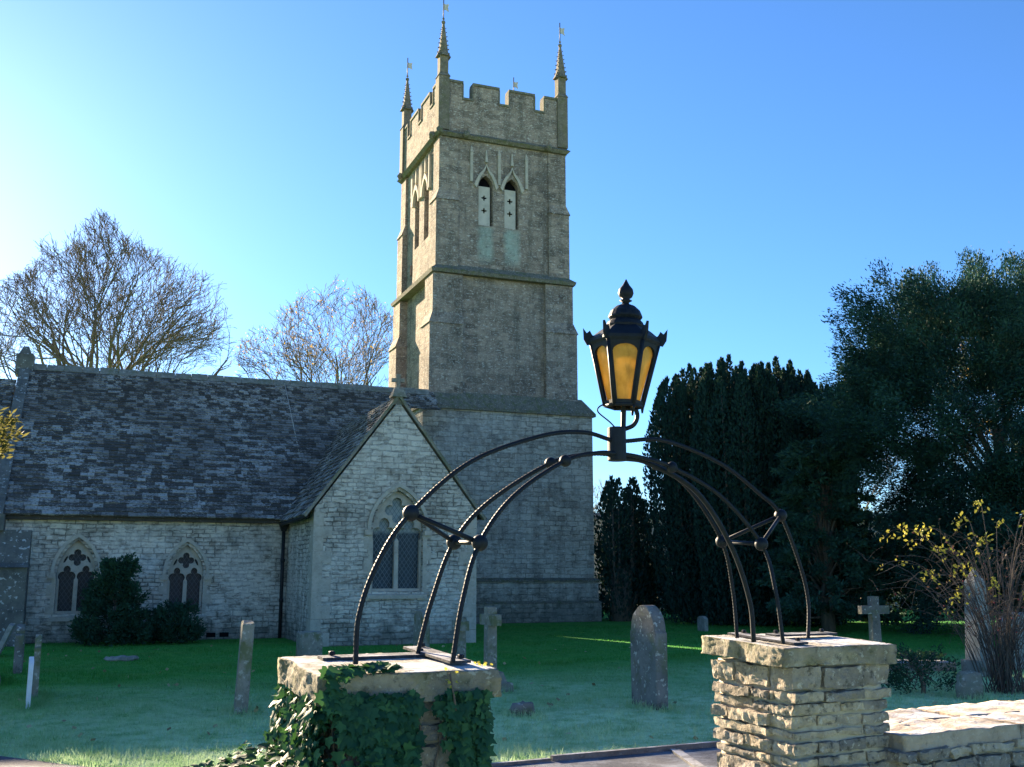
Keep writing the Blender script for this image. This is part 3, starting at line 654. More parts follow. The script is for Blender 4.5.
# pinnacles
for px_, py_ in ((PX0 + .12, PY0 + .12), (PX1 - .12, PY0 + .12), (PX0 + .12, PY1 - .12), (PX1 - .12, PY1 - .12)):
    bm = bmesh.new(); r = .2
    frus(bm, (px_ - r, px_ + r, py_ - r, py_ + r), (px_ - r, px_ + r, py_ - r, py_ + r), 16.982, 18.98)
    r = .155; frus(bm, (px_ - r - .07, px_ + r + .07, py_ - r - .07, py_ + r + .07), (px_ - r, px_ + r, py_ - r, py_ + r), 18.982, 19.12)
    frus(bm, (px_ - r, px_ + r, py_ - r, py_ + r), (px_ - r, px_ + r, py_ - r, py_ + r), 19.122, 19.75)
    for sx, sy in ((1, 0), (-1, 0), (0, 1), (0, -1)):
        frus(bm, (px_ + sx * .13 - .13, px_ + sx * .13 + .13, py_ + sy * .13 - .13, py_ + sy * .13 + .13), (px_ + sx * .08 - .01, px_ + sx * .08 + .01, py_ + sy * .08 - .01, py_ + sy * .08 + .01), 19.752, 20.15)
    frus(bm, (px_ - .16, px_ + .16, py_ - .16, py_ + .16), (px_ - .03, px_ + .03, py_ - .03, py_ + .03), 19.76, 21.1)
    for i in range(7):
        z = 19.85 + i * .17; q = .16 - .13 * (z - 19.76) / 1.34 + .02
        for sx in (-1, 1):
            for sy in (-1, 1): ball(bm, (px_ + sx * q, py_ + sy * q, z), .032 - .002 * i, 6)
    ball(bm, (px_, py_, 21.12), .075, 8); ball(bm, (px_, py_, 21.26), .045, 8)
    cob('pinnacle', bm, M_pin, tower)
    T = Tubes(); T.add([(px_, py_, 21.25), (px_, py_, 22.05)], .018, 6); wv = T.build('weathervane', M_iron, tower)
    bm = bmesh.new(); plate(bm, [(px_ - .02, 21.62), (px_ + .1, 21.62), (px_ + .2, 21.56), (px_ + .17, 21.72), (px_ + .2, 21.88), (px_ + .1, 21.84), (px_ - .02, 21.86)], [], py_ - .006, py_ + .006); cob('vane_flag', bm, M_louvre, wv)

# ================================================================= GATE PILLARS, ARCH, LANTERN
GROT = R(25)
def pillar(name, label, loc, half, height, cap_l, cap_w, cap_t, seed, tilt=2.2):
    t = thing(name, label, 'gate pillar', loc, GROT, 'gate pillars'); rr = random.Random(seed)
    V, F, Tn = [], [], []; z = 0.0; h0 = half
    while z < height - .03:
        h = min(rr.choice((.05, .06, .07, .08, .09)) + rr.random() * .012, height - z - .004); 
        if height - z - h < .05: h = height - z - .004
        for fc in range(4):
            Rm = Matrix.Rotation(math.pi / 2 * fc, 4, 'Z'); u = -h0 - .012; end = h0 - .145
            n = 1 if rr.random() < .15 else (2 if rr.random() < .7 else 3); cuts = sorted([rr.uniform(.25, .75) for _ in range(n - 1)]); ed = [0] + cuts + [1]
            for i in range(n):
                a, b = u + (end - u) * ed[i], u + (end - u) * ed[i + 1]
                if b - a < .05: continue
                pr = rr.uniform(-.012, .026)
                Mx = Rm @ Matrix.Translation(((a + b) / 2, -h0 + .075 - pr, z + h / 2))
                rough_stone(V, F, Tn, Mx, (b - a) / 2 - .006, .085, h / 2 - rr.uniform(.004, .011), .010, rr.random() * 50, 10, .07, rr.random())
        z += h
    vobj('masonry', V, F, M_block, t, False, Tn)
    bm = bmesh.new(); box(bm, -h0 + .012, h0 - .012, -h0 + .012, h0 - .012, -.2, height - .002)
    bmesh.ops.subdivide_edges(bm, edges=bm.edges[:], cuts=9, use_grid_fill=True)
    for v in bm.verts: v.co += noise.noise_vector(v.co * 11) * .008
    bobj('mortar', bm, M_mortar, t, True)
    bm = bmesh.new(); bmesh.ops.create_cube(bm, size=2); bmesh.ops.subdivide_edges(bm, edges=bm.edges[:], cuts=39, use_grid_fill=True)
    for v in bm.verts:
        c = v.co.copy(); side = max(abs(c.x), abs(c.y)) > .99
        q = Vector((c.x * cap_l, c.y * cap_w, c.z * cap_t))
        nz = noise.noise_vector(Vector(loc) + q * 5) * .010 + noise.noise_vector(Vector(loc) + q * 17) * .005 + noise.noise_vector(Vector(loc) + q * 45) * .007
        e = .9 if side else .35
        v.co = q + Vector((nz.x, nz.y, 0)) * e + Vector((0, 0, nz.z * (.25 if c.z > .9 else 1.0)))
        if side and c.z > .9: v.co.z -= abs(nz.x) * .7
        if side: ch = max(0, noise.noise(q * 4 + Vector(loc)) - .25); v.co -= Vector((c.x, c.y, 0)) * ch * .06
    co = bobj('cap_stone', bm, M_cap, t, True); co.location = (0, 0, height + cap_t - .004 + .012); co.rotation_euler = (R(tilt), 0, 0)
    return t
PL = (-.472, 4.03, 0); PR = (1.44, 5.42, 0); CAPZ = 1.315
pl_ = pillar('gate_pillar', 'rough stone gate pillar with flat cap, its sides half hidden under ivy', PL, .255, CAPZ - .105, .335, .30, .049, 11)
pr_ = pillar('gate_pillar', 'bare coursed stone gate pillar with flat frosted cap at the end of the low wall', PR, .29, CAPZ - .10, .35, .325, .045, 23, 2.2)

# arch: profile symmetric about its centre (u from the crown, z), lateral offset s
AC = Vector((-.44, 3.93, 0)); AT = Vector((1.87, 1.39, 0)).normalized(); AN = Vector((-AT.y, AT.x, 0)); UC = 1.13
def ap(u, s, z): q = AC + AT * (UC + u) + AN * s; return Vector((q.x, q.y, z))
outer = {-1: [(1.28, 1.325), (1.27, 1.5), (1.195, 1.69), (1.06, 1.87), (.79, 2.08), (.44, 2.21), (.2, 2.247), (.03, 2.225)],
         1: [(1.27, 1.325), (1.285, 1.5), (1.235, 1.68), (1.10, 1.93), (.95, 2.03), (.67, 2.165), (.3, 2.247), (.03, 2.225)]}
back = {-1: [(.90, 1.325, .2), (.84, 1.54, .19), (.75, 1.77, .17), (.60, 1.94, .13), (.33, 2.11, .06), (.14, 2.158, .03), (.02, 2.165, .02)],
        1: [(.97, 1.325, .2), (.95, 1.56, .2), (.85, 1.80, .17), (.59, 2.04, .13), (.29, 2.14, .05), (.12, 2.16, .03), (.02, 2.165, .02)]}
front = {-1: [(.95, 1.325, -.13), (.90, 1.55, -.12), (.81, 1.76, -.10), (.63, 1.95, -.08), (.34, 2.11, -.05), (.14, 2.158, -.03), (.02, 2.165, -.02)],
         1: [(.83, 1.325, -.2), (.815, 1.57, -.18), (.79, 1.78, -.13), (.56, 2.0, -.09), (.29, 2.12, -.05), (.12, 2.155, -.03), (.02, 2.165, -.02)]}
archo = thing('lamp_arch', 'black wrought iron arch of twisted rods and balls spanning the two gate pillars', 'arch', ap(0, 0, 1.3), 0)
IM = Matrix.Translation(-ap(0, 0, 1.3))
def rel(p): return Vector(p) - ap(0, 0, 1.3)
def rod(pts):
    T = Tubes(); T.add([rel(p) for p in smoothpath(pts, 60)], .0100, 6, .5, 62); T.build('twisted_rod', M_iron, archo, True)
for sg in (-1, 1):
    rod([ap(sg * u, 0, z) for u, z in outer[sg]])
    for q in (back, front): rod([ap(sg * u, l, z) for u, z, l in q[sg]])
    c0, (c1, c2), (d1, d2) = ap(sg * outer[sg][3][0], 0, outer[sg][3][1]), [ap(sg * q[sg][2][0], q[sg][2][2], q[sg][2][1]) for q in (back, front)], [ap(sg * q[sg][4][0], q[sg][4][2], q[sg][4][1]) for q in (back, front)]
    for b in (c0, c1, c2, d1, d2):
        bm = bmesh.new(); ball(bm, rel(b), .032 if b in (c0, c1, c2) else .026, 16); bobj('ball', bm, M_iron, archo, True)
    for a, b in ((c0, c1), (c0, c2), (c1, c2)):
        T = Tubes(); T.add([rel(a), rel(b)], .0095, 8); T.build('tie_bar', M_iron, archo)
T = Tubes(); T.add([rel(p) for p in smoothpath([ap(.86, 0, 1.32), ap(.84, 0, 1.52), ap(.72, 0, 1.78), ap(.5, 0, 2.02), ap(.2, 0, 2.135), ap(.02, 0, 2.15)], 8)], .012, 8); T.build('cable_conduit', M_iron, archo)
bm = bmesh.new(); lathe(bm, [(.040, 2.135), (.0415, 2.14), (.0415, 2.28), (.038, 2.285)], 20, Matrix.Translation(rel(ap(0, 0, 0)))); bobj('collar', bm, M_iron, archo)
# foot plates with bolts on each cap
def flat_plate(c, d, L, W, parent, zt):
    d = Vector((*d, 0)).normalized(); n = Vector((-d.y, d.x, 0)); bm = bmesh.new(); M = Matrix(((d.x, n.x, 0, 0), (d.y, n.y, 0, 0), (0, 0, 1, 0), (0, 0, 0, 1)))
    box(bm, -L / 2, L / 2, -W / 2, W / 2, -.006, .004); bmesh.ops.transform(bm, matrix=M, verts=bm.verts[:])
    o = bobj('foot_plate', bm, M_plate, parent); o.location = rel((c[0], c[1], zt)); ax = Vector((math.cos(GROT), math.sin(GROT), 0))
    o.rotation_mode = 'QUATERNION'; from mathutils import Quaternion; o.rotation_quaternion = Quaternion(ax, R(2.2))
    for q in (-L / 2 + .05, L / 2 - .05):
        bm = bmesh.new(); lathe(bm, [(.013, .006), (.013, .018), (.008, .021)], 6, Matrix.Translation(M @ Vector((q, W * .25, 0)))); bobj('bolt', bm, M_iron, o)
ca, sa = math.cos(GROT), math.sin(GROT)
def capz(P, x, y):   # height of the tilted cap top at x,y
    n = -(x - P[0]) * sa + (y - P[1]) * ca; return CAPZ + .003 + n * math.tan(R(2.2)) + .006
for P, A, spec in ((PL, (ca, sa), [((-.52, 4.17), (ca, sa), .46, .085), ((-.30, 4.19), (sa, -ca), .52, .085)]),
                   (PR, (ca, sa), [((1.275, 5.36), (sa, -ca), .52, .09), ((1.5, 5.53), (ca, sa), .40, .085)])):
    for k, (c, d, L, W) in enumerate(spec): flat_plate(c, d, L, W, archo, capz(P, *c) + (.008 if k else 0))

# lantern
LB = ap(.045, 0, 2.385)
lan = thing('lantern', 'black six-sided lantern with amber glass and domed finial top standing on the iron arch', 'lantern', LB, 0)
lan.rotation_euler = (0, R(2.2), R(-5))
def hexr(r, z, n=6): return [Vector((r * math.cos(R(60 * k + 30 - 90 + 0)), r * math.sin(R(60 * k + 30 - 90)), z)) for k in range(n)]
rb, rt, zb_, zt_ = .084, .152, .0, .285
bmf = bmesh.new()
lo, hi = hexr(rb, zb_), hexr(rt, zt_)
for k in range(6):
    a, b, c, d = lo[k], lo[(k + 1) % 6], hi[(k + 1) % 6], hi[k]
    ex = (b - a).normalized(); nrm = ex.cross((d - a)).normalized(); ctr = (a + b + c + d) / 4
    if nrm.dot(Vector((ctr.x, ctr.y, 0))) < 0: nrm = -nrm
    up = ((c + d) / 2 - (a + b) / 2); hgt = up.length; up.normalize(); mid = (a + b) / 2
    # frame panel with arched-head opening
    wl, wh = (b - a).length / 2, (c - d).length / 2
    Mx = Matrix(((ex.x, -nrm.x, up.x, mid.x), (ex.y, -nrm.y, up.y, mid.y), (ex.z, -nrm.z, up.z, mid.z), (0, 0, 0, 1)))
    m = .015; zb2, zt2 = .022, hgt - .020
    def wa(z): return wl + (wh - wl) * z / hgt - m
    hole = [(-wa(zb2), zb2)]; zs = zt2 - .035; hole += [(-wa(zs), zs)]
    for i in range(1, 8): t = math.pi - math.pi * i / 8; hole.append((wa(zs) * math.cos(t), zs + .033 * math.sin(t)))
    hole += [(wa(zs), zs), (wa(zb2), zb2)]
    plate(bmf, [(-wl, 0), (wl, 0), (wh, hgt), (-wh, hgt)], [hole], -.004, .008, Mx)
    g_ = bmesh.new(); plate(g_, [(-wl + .012, .012), (wl - .012, .012), (wh - .012, hgt - .012), (-wh + .012, hgt - .012)], [], .010, .013, Mx); bobj('glass_pane', g_, M_amber, lan)
    T = None
bobj('frame', bmf, M_iron, lan)
T = Tubes()
for k in range(6): T.add([lo[k], hi[k]], .010, 6); T.add([lo[k], lo[(k + 1) % 6]], .009, 6)
for k in range(3): T.add([lo[k] + Vector((0, 0, -.03)), lo[k]], [.004, .009], 6)
T.build('corner_bar', M_iron, lan)
bm = bmesh.new(); lathe(bm, [(.158, .280), (.166, .292), (.166, .305), (.150, .318), (.118, .345), (.092, .362)], 6, None, R(-60)); lathe(bm, [(.085, .36), (.088, .37), (.082, .385), (.068, .398), (.072, .402), (.078, .410), (.078, .416), (.068, .440), (.045, .462), (.022, .472)], 20)
bmesh.ops.recalc_face_normals(bm, faces=bm.faces[:]); rf = bobj('roof', bm, M_iron, lan)
for k in range(6):
    v = hexr(.162, .3)[k]; d = Vector((v.x, v.y, 0)).normalized(); s_ = Vector((-d.y, d.x, 0)); bm = bmesh.new()
    prof = [(-.03, -.012), (.010, -.022), (.026, .005), (.030, .058), (.012, .034), (-.002, .046), (-.014, .024), (-.035, .02)]
    a = [bm.verts.new(v + d * x + s_ * .006 + Vector((0, 0, z))) for x, z in prof]; b = [bm.verts.new(v + d * x - s_ * .006 + Vector((0, 0, z))) for x, z in prof]
    bm.faces.new(a); bm.faces.new(b[::-1])
    for i in range(8): bm.faces.new((a[i], b[i], b[(i + 1) % 8], a[(i + 1) % 8]))
    bobj('cresting', bm, M_iron, rf)
bm = bmesh.new(); lathe(bm, [(.018, .468), (.016, .482), (.030, .49), (.016, .497), (.03, .508), (.036, .525), (.032, .545), (.018, .562), (.008, .58), (.002, .592)], 18); bobj('finial', bm, M_iron, rf, True)
bm = bmesh.new(); lathe(bm, [(.012, -.13), (.012, .03)], 8); bobj('stem', bm, M_iron, lan)
T = Tubes(); T.add(smoothpath([(.005, 0, -.105), (.045, 0, -.085), (.062, 0, -.05), (.055, 0, -.015), (.03, 0, -.005)], 6), .010, 8); T.build('scroll_bracket', M_iron, lan)
T = Tubes(); T.add(smoothpath([(-.02, 0, -.115), (-.06, -.01, -.075), (-.115, -.02, -.03), (-.10, -.01, .0), (-.06, 0, .005)], 6), .0035, 6); T.build('electric_cable', M_iron, lan)
bm = bmesh.new(); lathe(bm, [(.02, .03), (.022, .08), (.016, .09), (.03, .13), (.034, .165), (.026, .19), (.005, .2)], 14); bobj('bulb', bm, M_louvre, lan, True)

# ================================================================= LOW WALLS
def rubble_wall(name, label, p0, ang, length, thick, height, seed, coping=True, vis=1):
    t = thing(name, label, 'wall', (p0[0], p0[1], 0), ang); rr = random.Random(seed); V, F, Tn = [], [], []; z = .0
    while z < height - .04:
        h = .07 + rr.random() * .07; h = min(h, height - z)
        for sd in (-1, 1):
            u = -rr.random() * .1
            while u < length:
                w = .14 + rr.random() * .22
                Mx = Matrix.Translation((u + w / 2, sd * (thick / 2 - .06 + rr.uniform(-.005, .015)), z + h / 2)) @ Matrix.Rotation(rr.uniform(-.06, .06), 4, 'Y')
                rough_stone(V, F, Tn, Mx, w / 2 - .006, .08, h / 2 - .006, .015, rr.random() * 50, 5, .16, rr.random()); u += w
        z += h
    vobj('masonry', V, F, M_block, t, False, Tn)
    bm = bmesh.new(); box(bm, 0, length, -thick / 2 + .02, thick / 2 - .02, -.2, height - .01); bobj('mortar', bm, M_mortar, t)
    if coping:
        V, F, Tn = [], [], []; u = 0.0
        while u < length:
            w = .45 + rr.random() * .5
            for sd, ww in ((-1, .5), (1, .5)):
                rough_stone(V, F, Tn, Matrix.Translation((u + w / 2, sd * thick * .255, height + .03)) @ Matrix.Rotation(rr.uniform(-.015, .015), 4, 'X'), w / 2 - .006, thick * rr.uniform(.245, .27), .038, .009, rr.random() * 50, 16, .02, rr.random())
            u += w
        vobj('coping', V, F, M_walltop, t, True, Tn)
    return t
wx = (PR[0] + ca * .31 - sa * .0, PR[1] + sa * .31)
rubble_wall('boundary_wall', 'low rubble stone wall with pale frosted coping, running right from the bare gate pillar', wx, R(28.5), 6.0, .68, .80, 5)
wl0 = (PL[0] - ca * 3.3, PL[1] - sa * 3.3)
rubble_wall('boundary_wall', 'low ivy-smothered stone wall beside the ivy-clad gate pillar, at the bottom edge', wl0, GROT, 3.0, .5, .78, 9, False)
# timber edging of the path
def board(label, a, b, w=.06, h=.07):
    d = Vector((b[0] - a[0], b[1] - a[1], 0)); L = d.length; t = math.atan2(d.y, d.x); bm = bmesh.new(); box(bm, 0, L, -w / 2, w / 2, -.03, h)
    bmesh.ops.bevel(bm, geom=bm.edges[:], offset=.008, segments=1); o = bobj('edging_board', bm, M_timber); o.location = (*a, 0); o.rotation_euler = (0, 0, t); tag(o, label, 'edging board', 'path edging boards')
board('long weathered timber board edging the far side of the path between the pillars', (.35, 9.66), (4.4, 11.62), .05, .05)
board('short low timber board ending the path edging, just right of the ivy pillar', (-.25, 9.36), (.33, 9.65), .045, .03)
board('cross board lying over the path, at right angles to the long board', (1.52, 10.17), (1.66, 8.6), .09, .025)

# ================================================================= IVY
IVYP = [(0, 0), (.28, -.05), (.5, .1), (.36, .3), (.55, .55), (.2, .6), (0, 1.0), (-.2, .6), (-.55, .55), (-.36, .3), (-.5, .1), (-.28, -.05)]
def ivy_leaves(name, C, Nn, size, mat, parent, hang=0.8):
    n = len(C); V = np.zeros((n, 13, 3)); Nn = unit(Nn + RNG.normal(size=(n, 3)) * .35)
    dn = np.tile(np.array([0, 0, -1.0]), (n, 1)) * hang + RNG.normal(size=(n, 3)) * .55
    D = unit(dn - Nn * np.sum(dn * Nn, 1, keepdims=True)); S = np.cross(D, Nn)
    D = unit(D + Nn * .25); s = np.asarray(size).reshape(-1, 1)
    V[:, 0] = C + D * s * .35 + Nn * s * .02
    for i, (x, y) in enumerate(IVYP): V[:, i + 1] = C + S * s * x + D * s * y + Nn * s * (.10 - .28 * abs(x) - .12 * y)
    base = np.arange(n)[:, None] * 13; F = []
    for i in range(12): F.append(np.concatenate([base, base + 1 + i, base + 1 + (i + 1) % 12], 1))
    F = np.stack(F, 1).reshape(-1, 3); return npobj(name, V.reshape(-1, 3), F, mat, parent, np.repeat(RNG.random(n) ** 1.5, 13))
iv = thing('ivy', 'dark green ivy climbing over the left gate pillar and spilling down beside it', 'ivy', PL, GROT)
Cs, Ns = [], []
def ivy_add(c, n): Cs.append(c); Ns.append(n)
h_ = .27
rr = random.Random(4)
for i in range(4300):      # front face: dense left two thirds, ragged strands right
    u = rr.uniform(-1, 1); z = rr.uniform(.55, 1.24); a = u * .27
    nzv = noise.noise(Vector((a * 6, z * 5, 3.3)))
    dens = 1.0 if u < -.1 else (.9 if u < .02 + .15 * nzv else (.0 if u < .56 + .1 * nzv else .7))
    if u > .4 and z > 1.08 + .05 * nzv: dens = .75 if u > .3 else .3
    if u > .62 and z < .98: dens = .12
    if u > .56 and u < .7 and z > .8: dens = .8
    if u > .3 and z > 1.17: dens = .6
    if u < .2 and nzv > .38: dens = .2
    if rr.random() > dens: continue
    bulge = .03 + .05 * rr.random() + max(0, (1.12 - z)) * .10 * max(0, .4 - u)
    ivy_add((a, -h_ - bulge, z), (0, -1, .15))
for i in range(2600):      # left face
    v = rr.uniform(-.3, .3); z = rr.uniform(.5, 1.22); b = .03 + .06 * rr.random() + max(0, 1.12 - z) * .35 * rr.random()
    ivy_add((-h_ - b, v - .03, z), (-1, -.2, .2))
for i in range(2600):      # mound spreading over the wall to the left
    t = rr.random(); a = -.30 - t * 1.1; zt = 1.02 - .24 * t - .1 * t * t + .08 * noise.noise(Vector((a * 4, 1, 2)));
    if rr.random() < .5: ivy_add((a, rr.uniform(-.34, .28), zt + rr.uniform(-.04, .03)), (-.2, -.25, 1))
    else: ivy_add((a, -.33 - rr.random() * .07, rr.uniform(.5, zt)), (0, -1, .2))
for i in range(120):       # strands over the cap's front edge and right face
    u = rr.uniform(-.33, -.05); ivy_add((u, -.33 - rr.random() * .02, 1.28 + rr.uniform(-.09, .055)), (0, -1, .4)) if u < -.24 else ivy_add((u, -.27 + rr.uniform(-.04, .03), 1.325), (0, -.3, 1))
for i in range(260):
    z = rr.uniform(.7, 1.2); ivy_add((.29 + rr.random() * .03, -.24 + rr.random() * .12, z), (1, -.2, .2))
C_, N_ = np.array(Cs), np.array(Ns)
ivy_leaves('leaf', C_, N_, .022 + .034 * RNG.random(len(C_)) ** 1.4, M_ivy, iv)['kind'] = 'stuff'
T = Tubes()
for i in range(7):
    a = rr.uniform(-.26, .1); pts = [(a, -h_ - .012, .3)]
    for k in range(7): a += rr.uniform(-.03, .03); pts.append((a, -h_ - .014 - rr.random() * .01, .3 + (k + 1) * .13))
    T.add(smoothpath(pts, 3), .004, 5)
T.add(smoothpath([(.13, -.32, 1.3), (.14, -.345, 1.2), (.155, -.33, 1.1), (.16, -.3, .95), (.15, -.3, .8)], 4), .004, 5)
T.build('stem', M_stem, iv)
yl = []
for i in range(26): yl.append((.30 + rr.uniform(-.02, .05), -.20 + rr.uniform(-.05, .07), 1.275 + rr.uniform(-.04, .05)))
for i in range(7): yl.append((.13 + rr.uniform(-.03, .03), -.335, 1.27 + rr.uniform(-.02, .05)))
yl = np.array(yl); ivy_leaves('flower', yl, np.tile([0, -.6, .6], (len(yl), 1)), .013, M_yellow, iv)['kind'] = 'stuff'

# ================================================================= GRAVES (faces look along the church axis)
GF = R(21.5)
def slab_outline(w, h, kind):
    if kind == 'gothic': return [(-w, 0), (-w, h * .74), (-w * .93, h * .745)] + [(x, z) for x, z in arch(0, w * .93, 0, h * .75, h, 7, False)] + [(w * .93, h * .745), (w, h * .74), (w, 0)]
    if kind == 'round': return [(-w, 0)] + [(-w * math.cos(t) , h * .78 + h * .22 * math.sin(t)) for t in [math.pi * i / 10 for i in range(11)]] + [(w, 0)]
    if kind == 'shoulder': return [(-w, 0), (-w, h * .8), (-w * .7, h * .82)] + [(-w * .7 * math.cos(t), h * .82 + h * .18 * math.sin(t)) for t in [math.pi * i / 8 for i in range(1, 8)]] + [(w * .7, h * .82), (w, h * .8), (w, 0)]
    return [(-w, 0), (-w, h * .97), (-w * .3, h), (w * .5, h * .985), (w, h * .95), (w, 0)]
def headstone(label, x, y, w, h, th, kind, mat, leanx=0., leany=0., rot=None, group='headstones in the churchyard', plinth=False, jag=.0):
    """slab whose broad faces look along the church axis, so we see most of them nearly edge on"""
    t = thing('headstone', label, 'gravestone', (x, y, 0), (GF + math.pi / 2) if rot is None else rot, group)
    bm = bmesh.new(); plate(bm, [(a, b - .15 if b == 0 else b) for a, b in slab_outline(w, h, kind)], [], -th / 2, th / 2)
    bmesh.ops.bevel(bm, geom=[e for e in bm.edges if len(e.link_faces) == 2 and e.calc_face_angle(0) > 1.0], offset=th * .08, segments=1, affect='EDGES')
    for v in bm.verts: v.co += noise.noise_vector(v.co * 7 + Vector((x, y, 0))) * (.008 + jag)
    o = bobj('slab', bm, mat, t); o.rotation_euler = (leanx, leany, 0)
    if plinth: bm = bmesh.new(); box(bm, -w - .08, w + .08, -th / 2 - .08, th / 2 + .08, -.1, .13); bmesh.ops.bevel(bm, geom=bm.edges[:], offset=.02, segments=1); bobj('plinth', bm, mat, t)
    return t
headstone('tall lichen-spotted grey headstone with pointed gothic top, standing alone between the gate pillars', 1.714, 13.43, .33, 1.24, .17, 'gothic', M_grave, 0, 0)
headstone('leaning edge-on slab with moss and white lichen on top, before the transept corner', -3.26, 12.96, .26, 1.08, .15, 'rough', M_grave_green, R(3), R(0), R(90 + 15.5), jag=.02)
headstone('thin white marble headstone seen edge on near the left edge', -6.06, 13.53, .3, .6, .055, 'round', M_marble, 0, 0, R(90 + 24.4))
headstone('grey-green upright headstone seen edge on just behind the white one', -6.42, 14.5, .3, .82, .08, 'shoulder', M_grave_green, 0, 0, R(90 + 24.2))
headstone('pale narrow headstone tipped to one side at the far left edge', -8.0, 16.6, .28, .6, .10, 'round', M_grave_pale, R(-4), 0, R(90 + 26))
headstone('thin dark headstone leaning steeply with a mossy top, left of the white one', -7.72, 16.2, .33, .95, .055, 'round', M_grave, R(-13), 0, R(90 + 25.5))
headstone('broad grey headstone behind the steeply leaning one', -8.28, 18.0, .34, .78, .13, 'shoulder', M_grave, 0, 0, R(90 + 23))
headstone('lichen-crusted headstone tilted back at the left edge below the buttress', -10.25, 21.3, .34, .68, .09, 'rough', M_grave_pale, R(22))
headstone('pointed greenish headstone behind the iron rods in front of the transept window', -1.66, 19.6, .34, .95, .12, 'gothic', M_grave_green)
headstone('short plain stone stub just behind the left corner of the ivy pillar cap', -3.60, 19.0, .22, .62, .40, 'rough', M_grave_green)
headstone('tiny sunlit headstone far off under the dark yews', 5.42, 30.3, .2, .42, .12, 'round', M_grave_pale, group='headstones in the churchyard')
headstone('pale rugged round-topped stone half hidden behind the bare rose bush', 8.9, 18.6, .42, .95, .25, 'round', M_grave_pale, 0, 0, R(10), jag=.03)
def cross_stone(label, x, y, h, w, arm, mat, base=0.0, rot=None, lean=0):
    t = thing('stone_cross', label, 'grave cross', (x, y, 0), (GF + math.pi / 2 if rot is None else rot), 'stone crosses in the churchyard'); bm = bmesh.new(); c = w / 2; ah = w * .95; az = h - .3 * h * .9
    pts = [(-c * 1.25, -.1), (c * 1.25, -.1), (c, az), (arm, az), (arm, az + ah), (c, az + ah), (c, h), (-c, h), (-c, az + ah), (-arm, az + ah), (-arm, az), (-c, az)]
    plate(bm, pts, [], -c * .85, c * .85); bmesh.ops.bevel(bm, geom=[e for e in bm.edges if len(e.link_faces) == 2 and e.calc_face_angle(0) > 1.0], offset=.012, segments=1)
    o = bobj('cross_shaft', bm, mat, t); o.rotation_euler = (lean, 0, 0); o.location.z = base * .8
    if base:
        bm = bmesh.new(); frus(bm, (-.32, .32, -.25, .25), (-.3, .3, -.23, .23), -.1, base * .45); frus(bm, (-.24, .24, -.17, .17), (-.18, .18, -.13, .13), base * .452, base); bobj('stepped_base', bm, mat, t)
    return t
cross_stone('mossy stone cross on a stepped base immediately right of the ivy-covered gate pillar', -.31, 15.3, .95, .16, .27, M_grave_green, .26)
cross_stone('weathered stone cross half hidden behind the iron rod rising from the ivy pillar', -.84, 17.4, .72, .16, .24, M_grave_green, .24)
cross_stone('plain grey stone cross between the bare pillar and the rose bush', 6.80, 20.0, 1.2, .16, .29, M_grave, 0.0, R(14))
def boulder(label, x, y, sx, sy, sz, mat, seed):
    V, F, Tn = [], [], []; rough_stone(V, F, Tn, Matrix.Translation((0, 0, sz * .8)), sx, sy, sz, .03, seed, 5, .5, .5); o = vobj('small_stone', V, F, mat, None, True, Tn); o.location = (x, y, 0); tag(o, label, 'stone'); return o
boulder('small lone dark rock on the frosty grass right of the ivy pillar', .128, 12.65, .13, .10, .08, M_grave, 3.3)
boulder('squat round-topped marker stone below the rose bush, just above the low wall', 6.05, 14.25, .15, .1, .19, M_grave_green, 8.1)
boulder('flat stone half sunk in the grass near the shrub by the nave wall', -7.4, 20.3, .28, .16, .04, M_grave_pale, 2.2)
ob = thing('obelisk', 'slender grey obelisk monument inside the bare rose bush', 'monument', (7.6, 17.4, 0), GF); bm = bmesh.new()
frus(bm, (-.21, .21, -.21, .21), (-.21, .21, -.21, .21), -.1, .25); bobj('plinth', bm, M_grave, ob); bm = bmesh.new(); frus(bm, (-.16, .16, -.16, .16), (-.11, .11, -.11, .11), .25, 1.5); frus(bm, (-.11, .11, -.11, .11), (-.005, .005, -.005, .005), 1.5, 1.72); bobj('shaft', bm, M_grave_pale, ob)
lg = thing('ledger_tomb', 'flat pale tomb slab with frosted plants behind the bare gate pillar', 'tomb', (6.95, 18.5, 0), R(8)); bm = bmesh.new(); box(bm, -.75, .55, -.35, .35, -.05, .14); bmesh.ops.bevel(bm, geom=bm.edges[:], offset=.02, segments=1); bobj('slab', bm, M_walltop, lg)

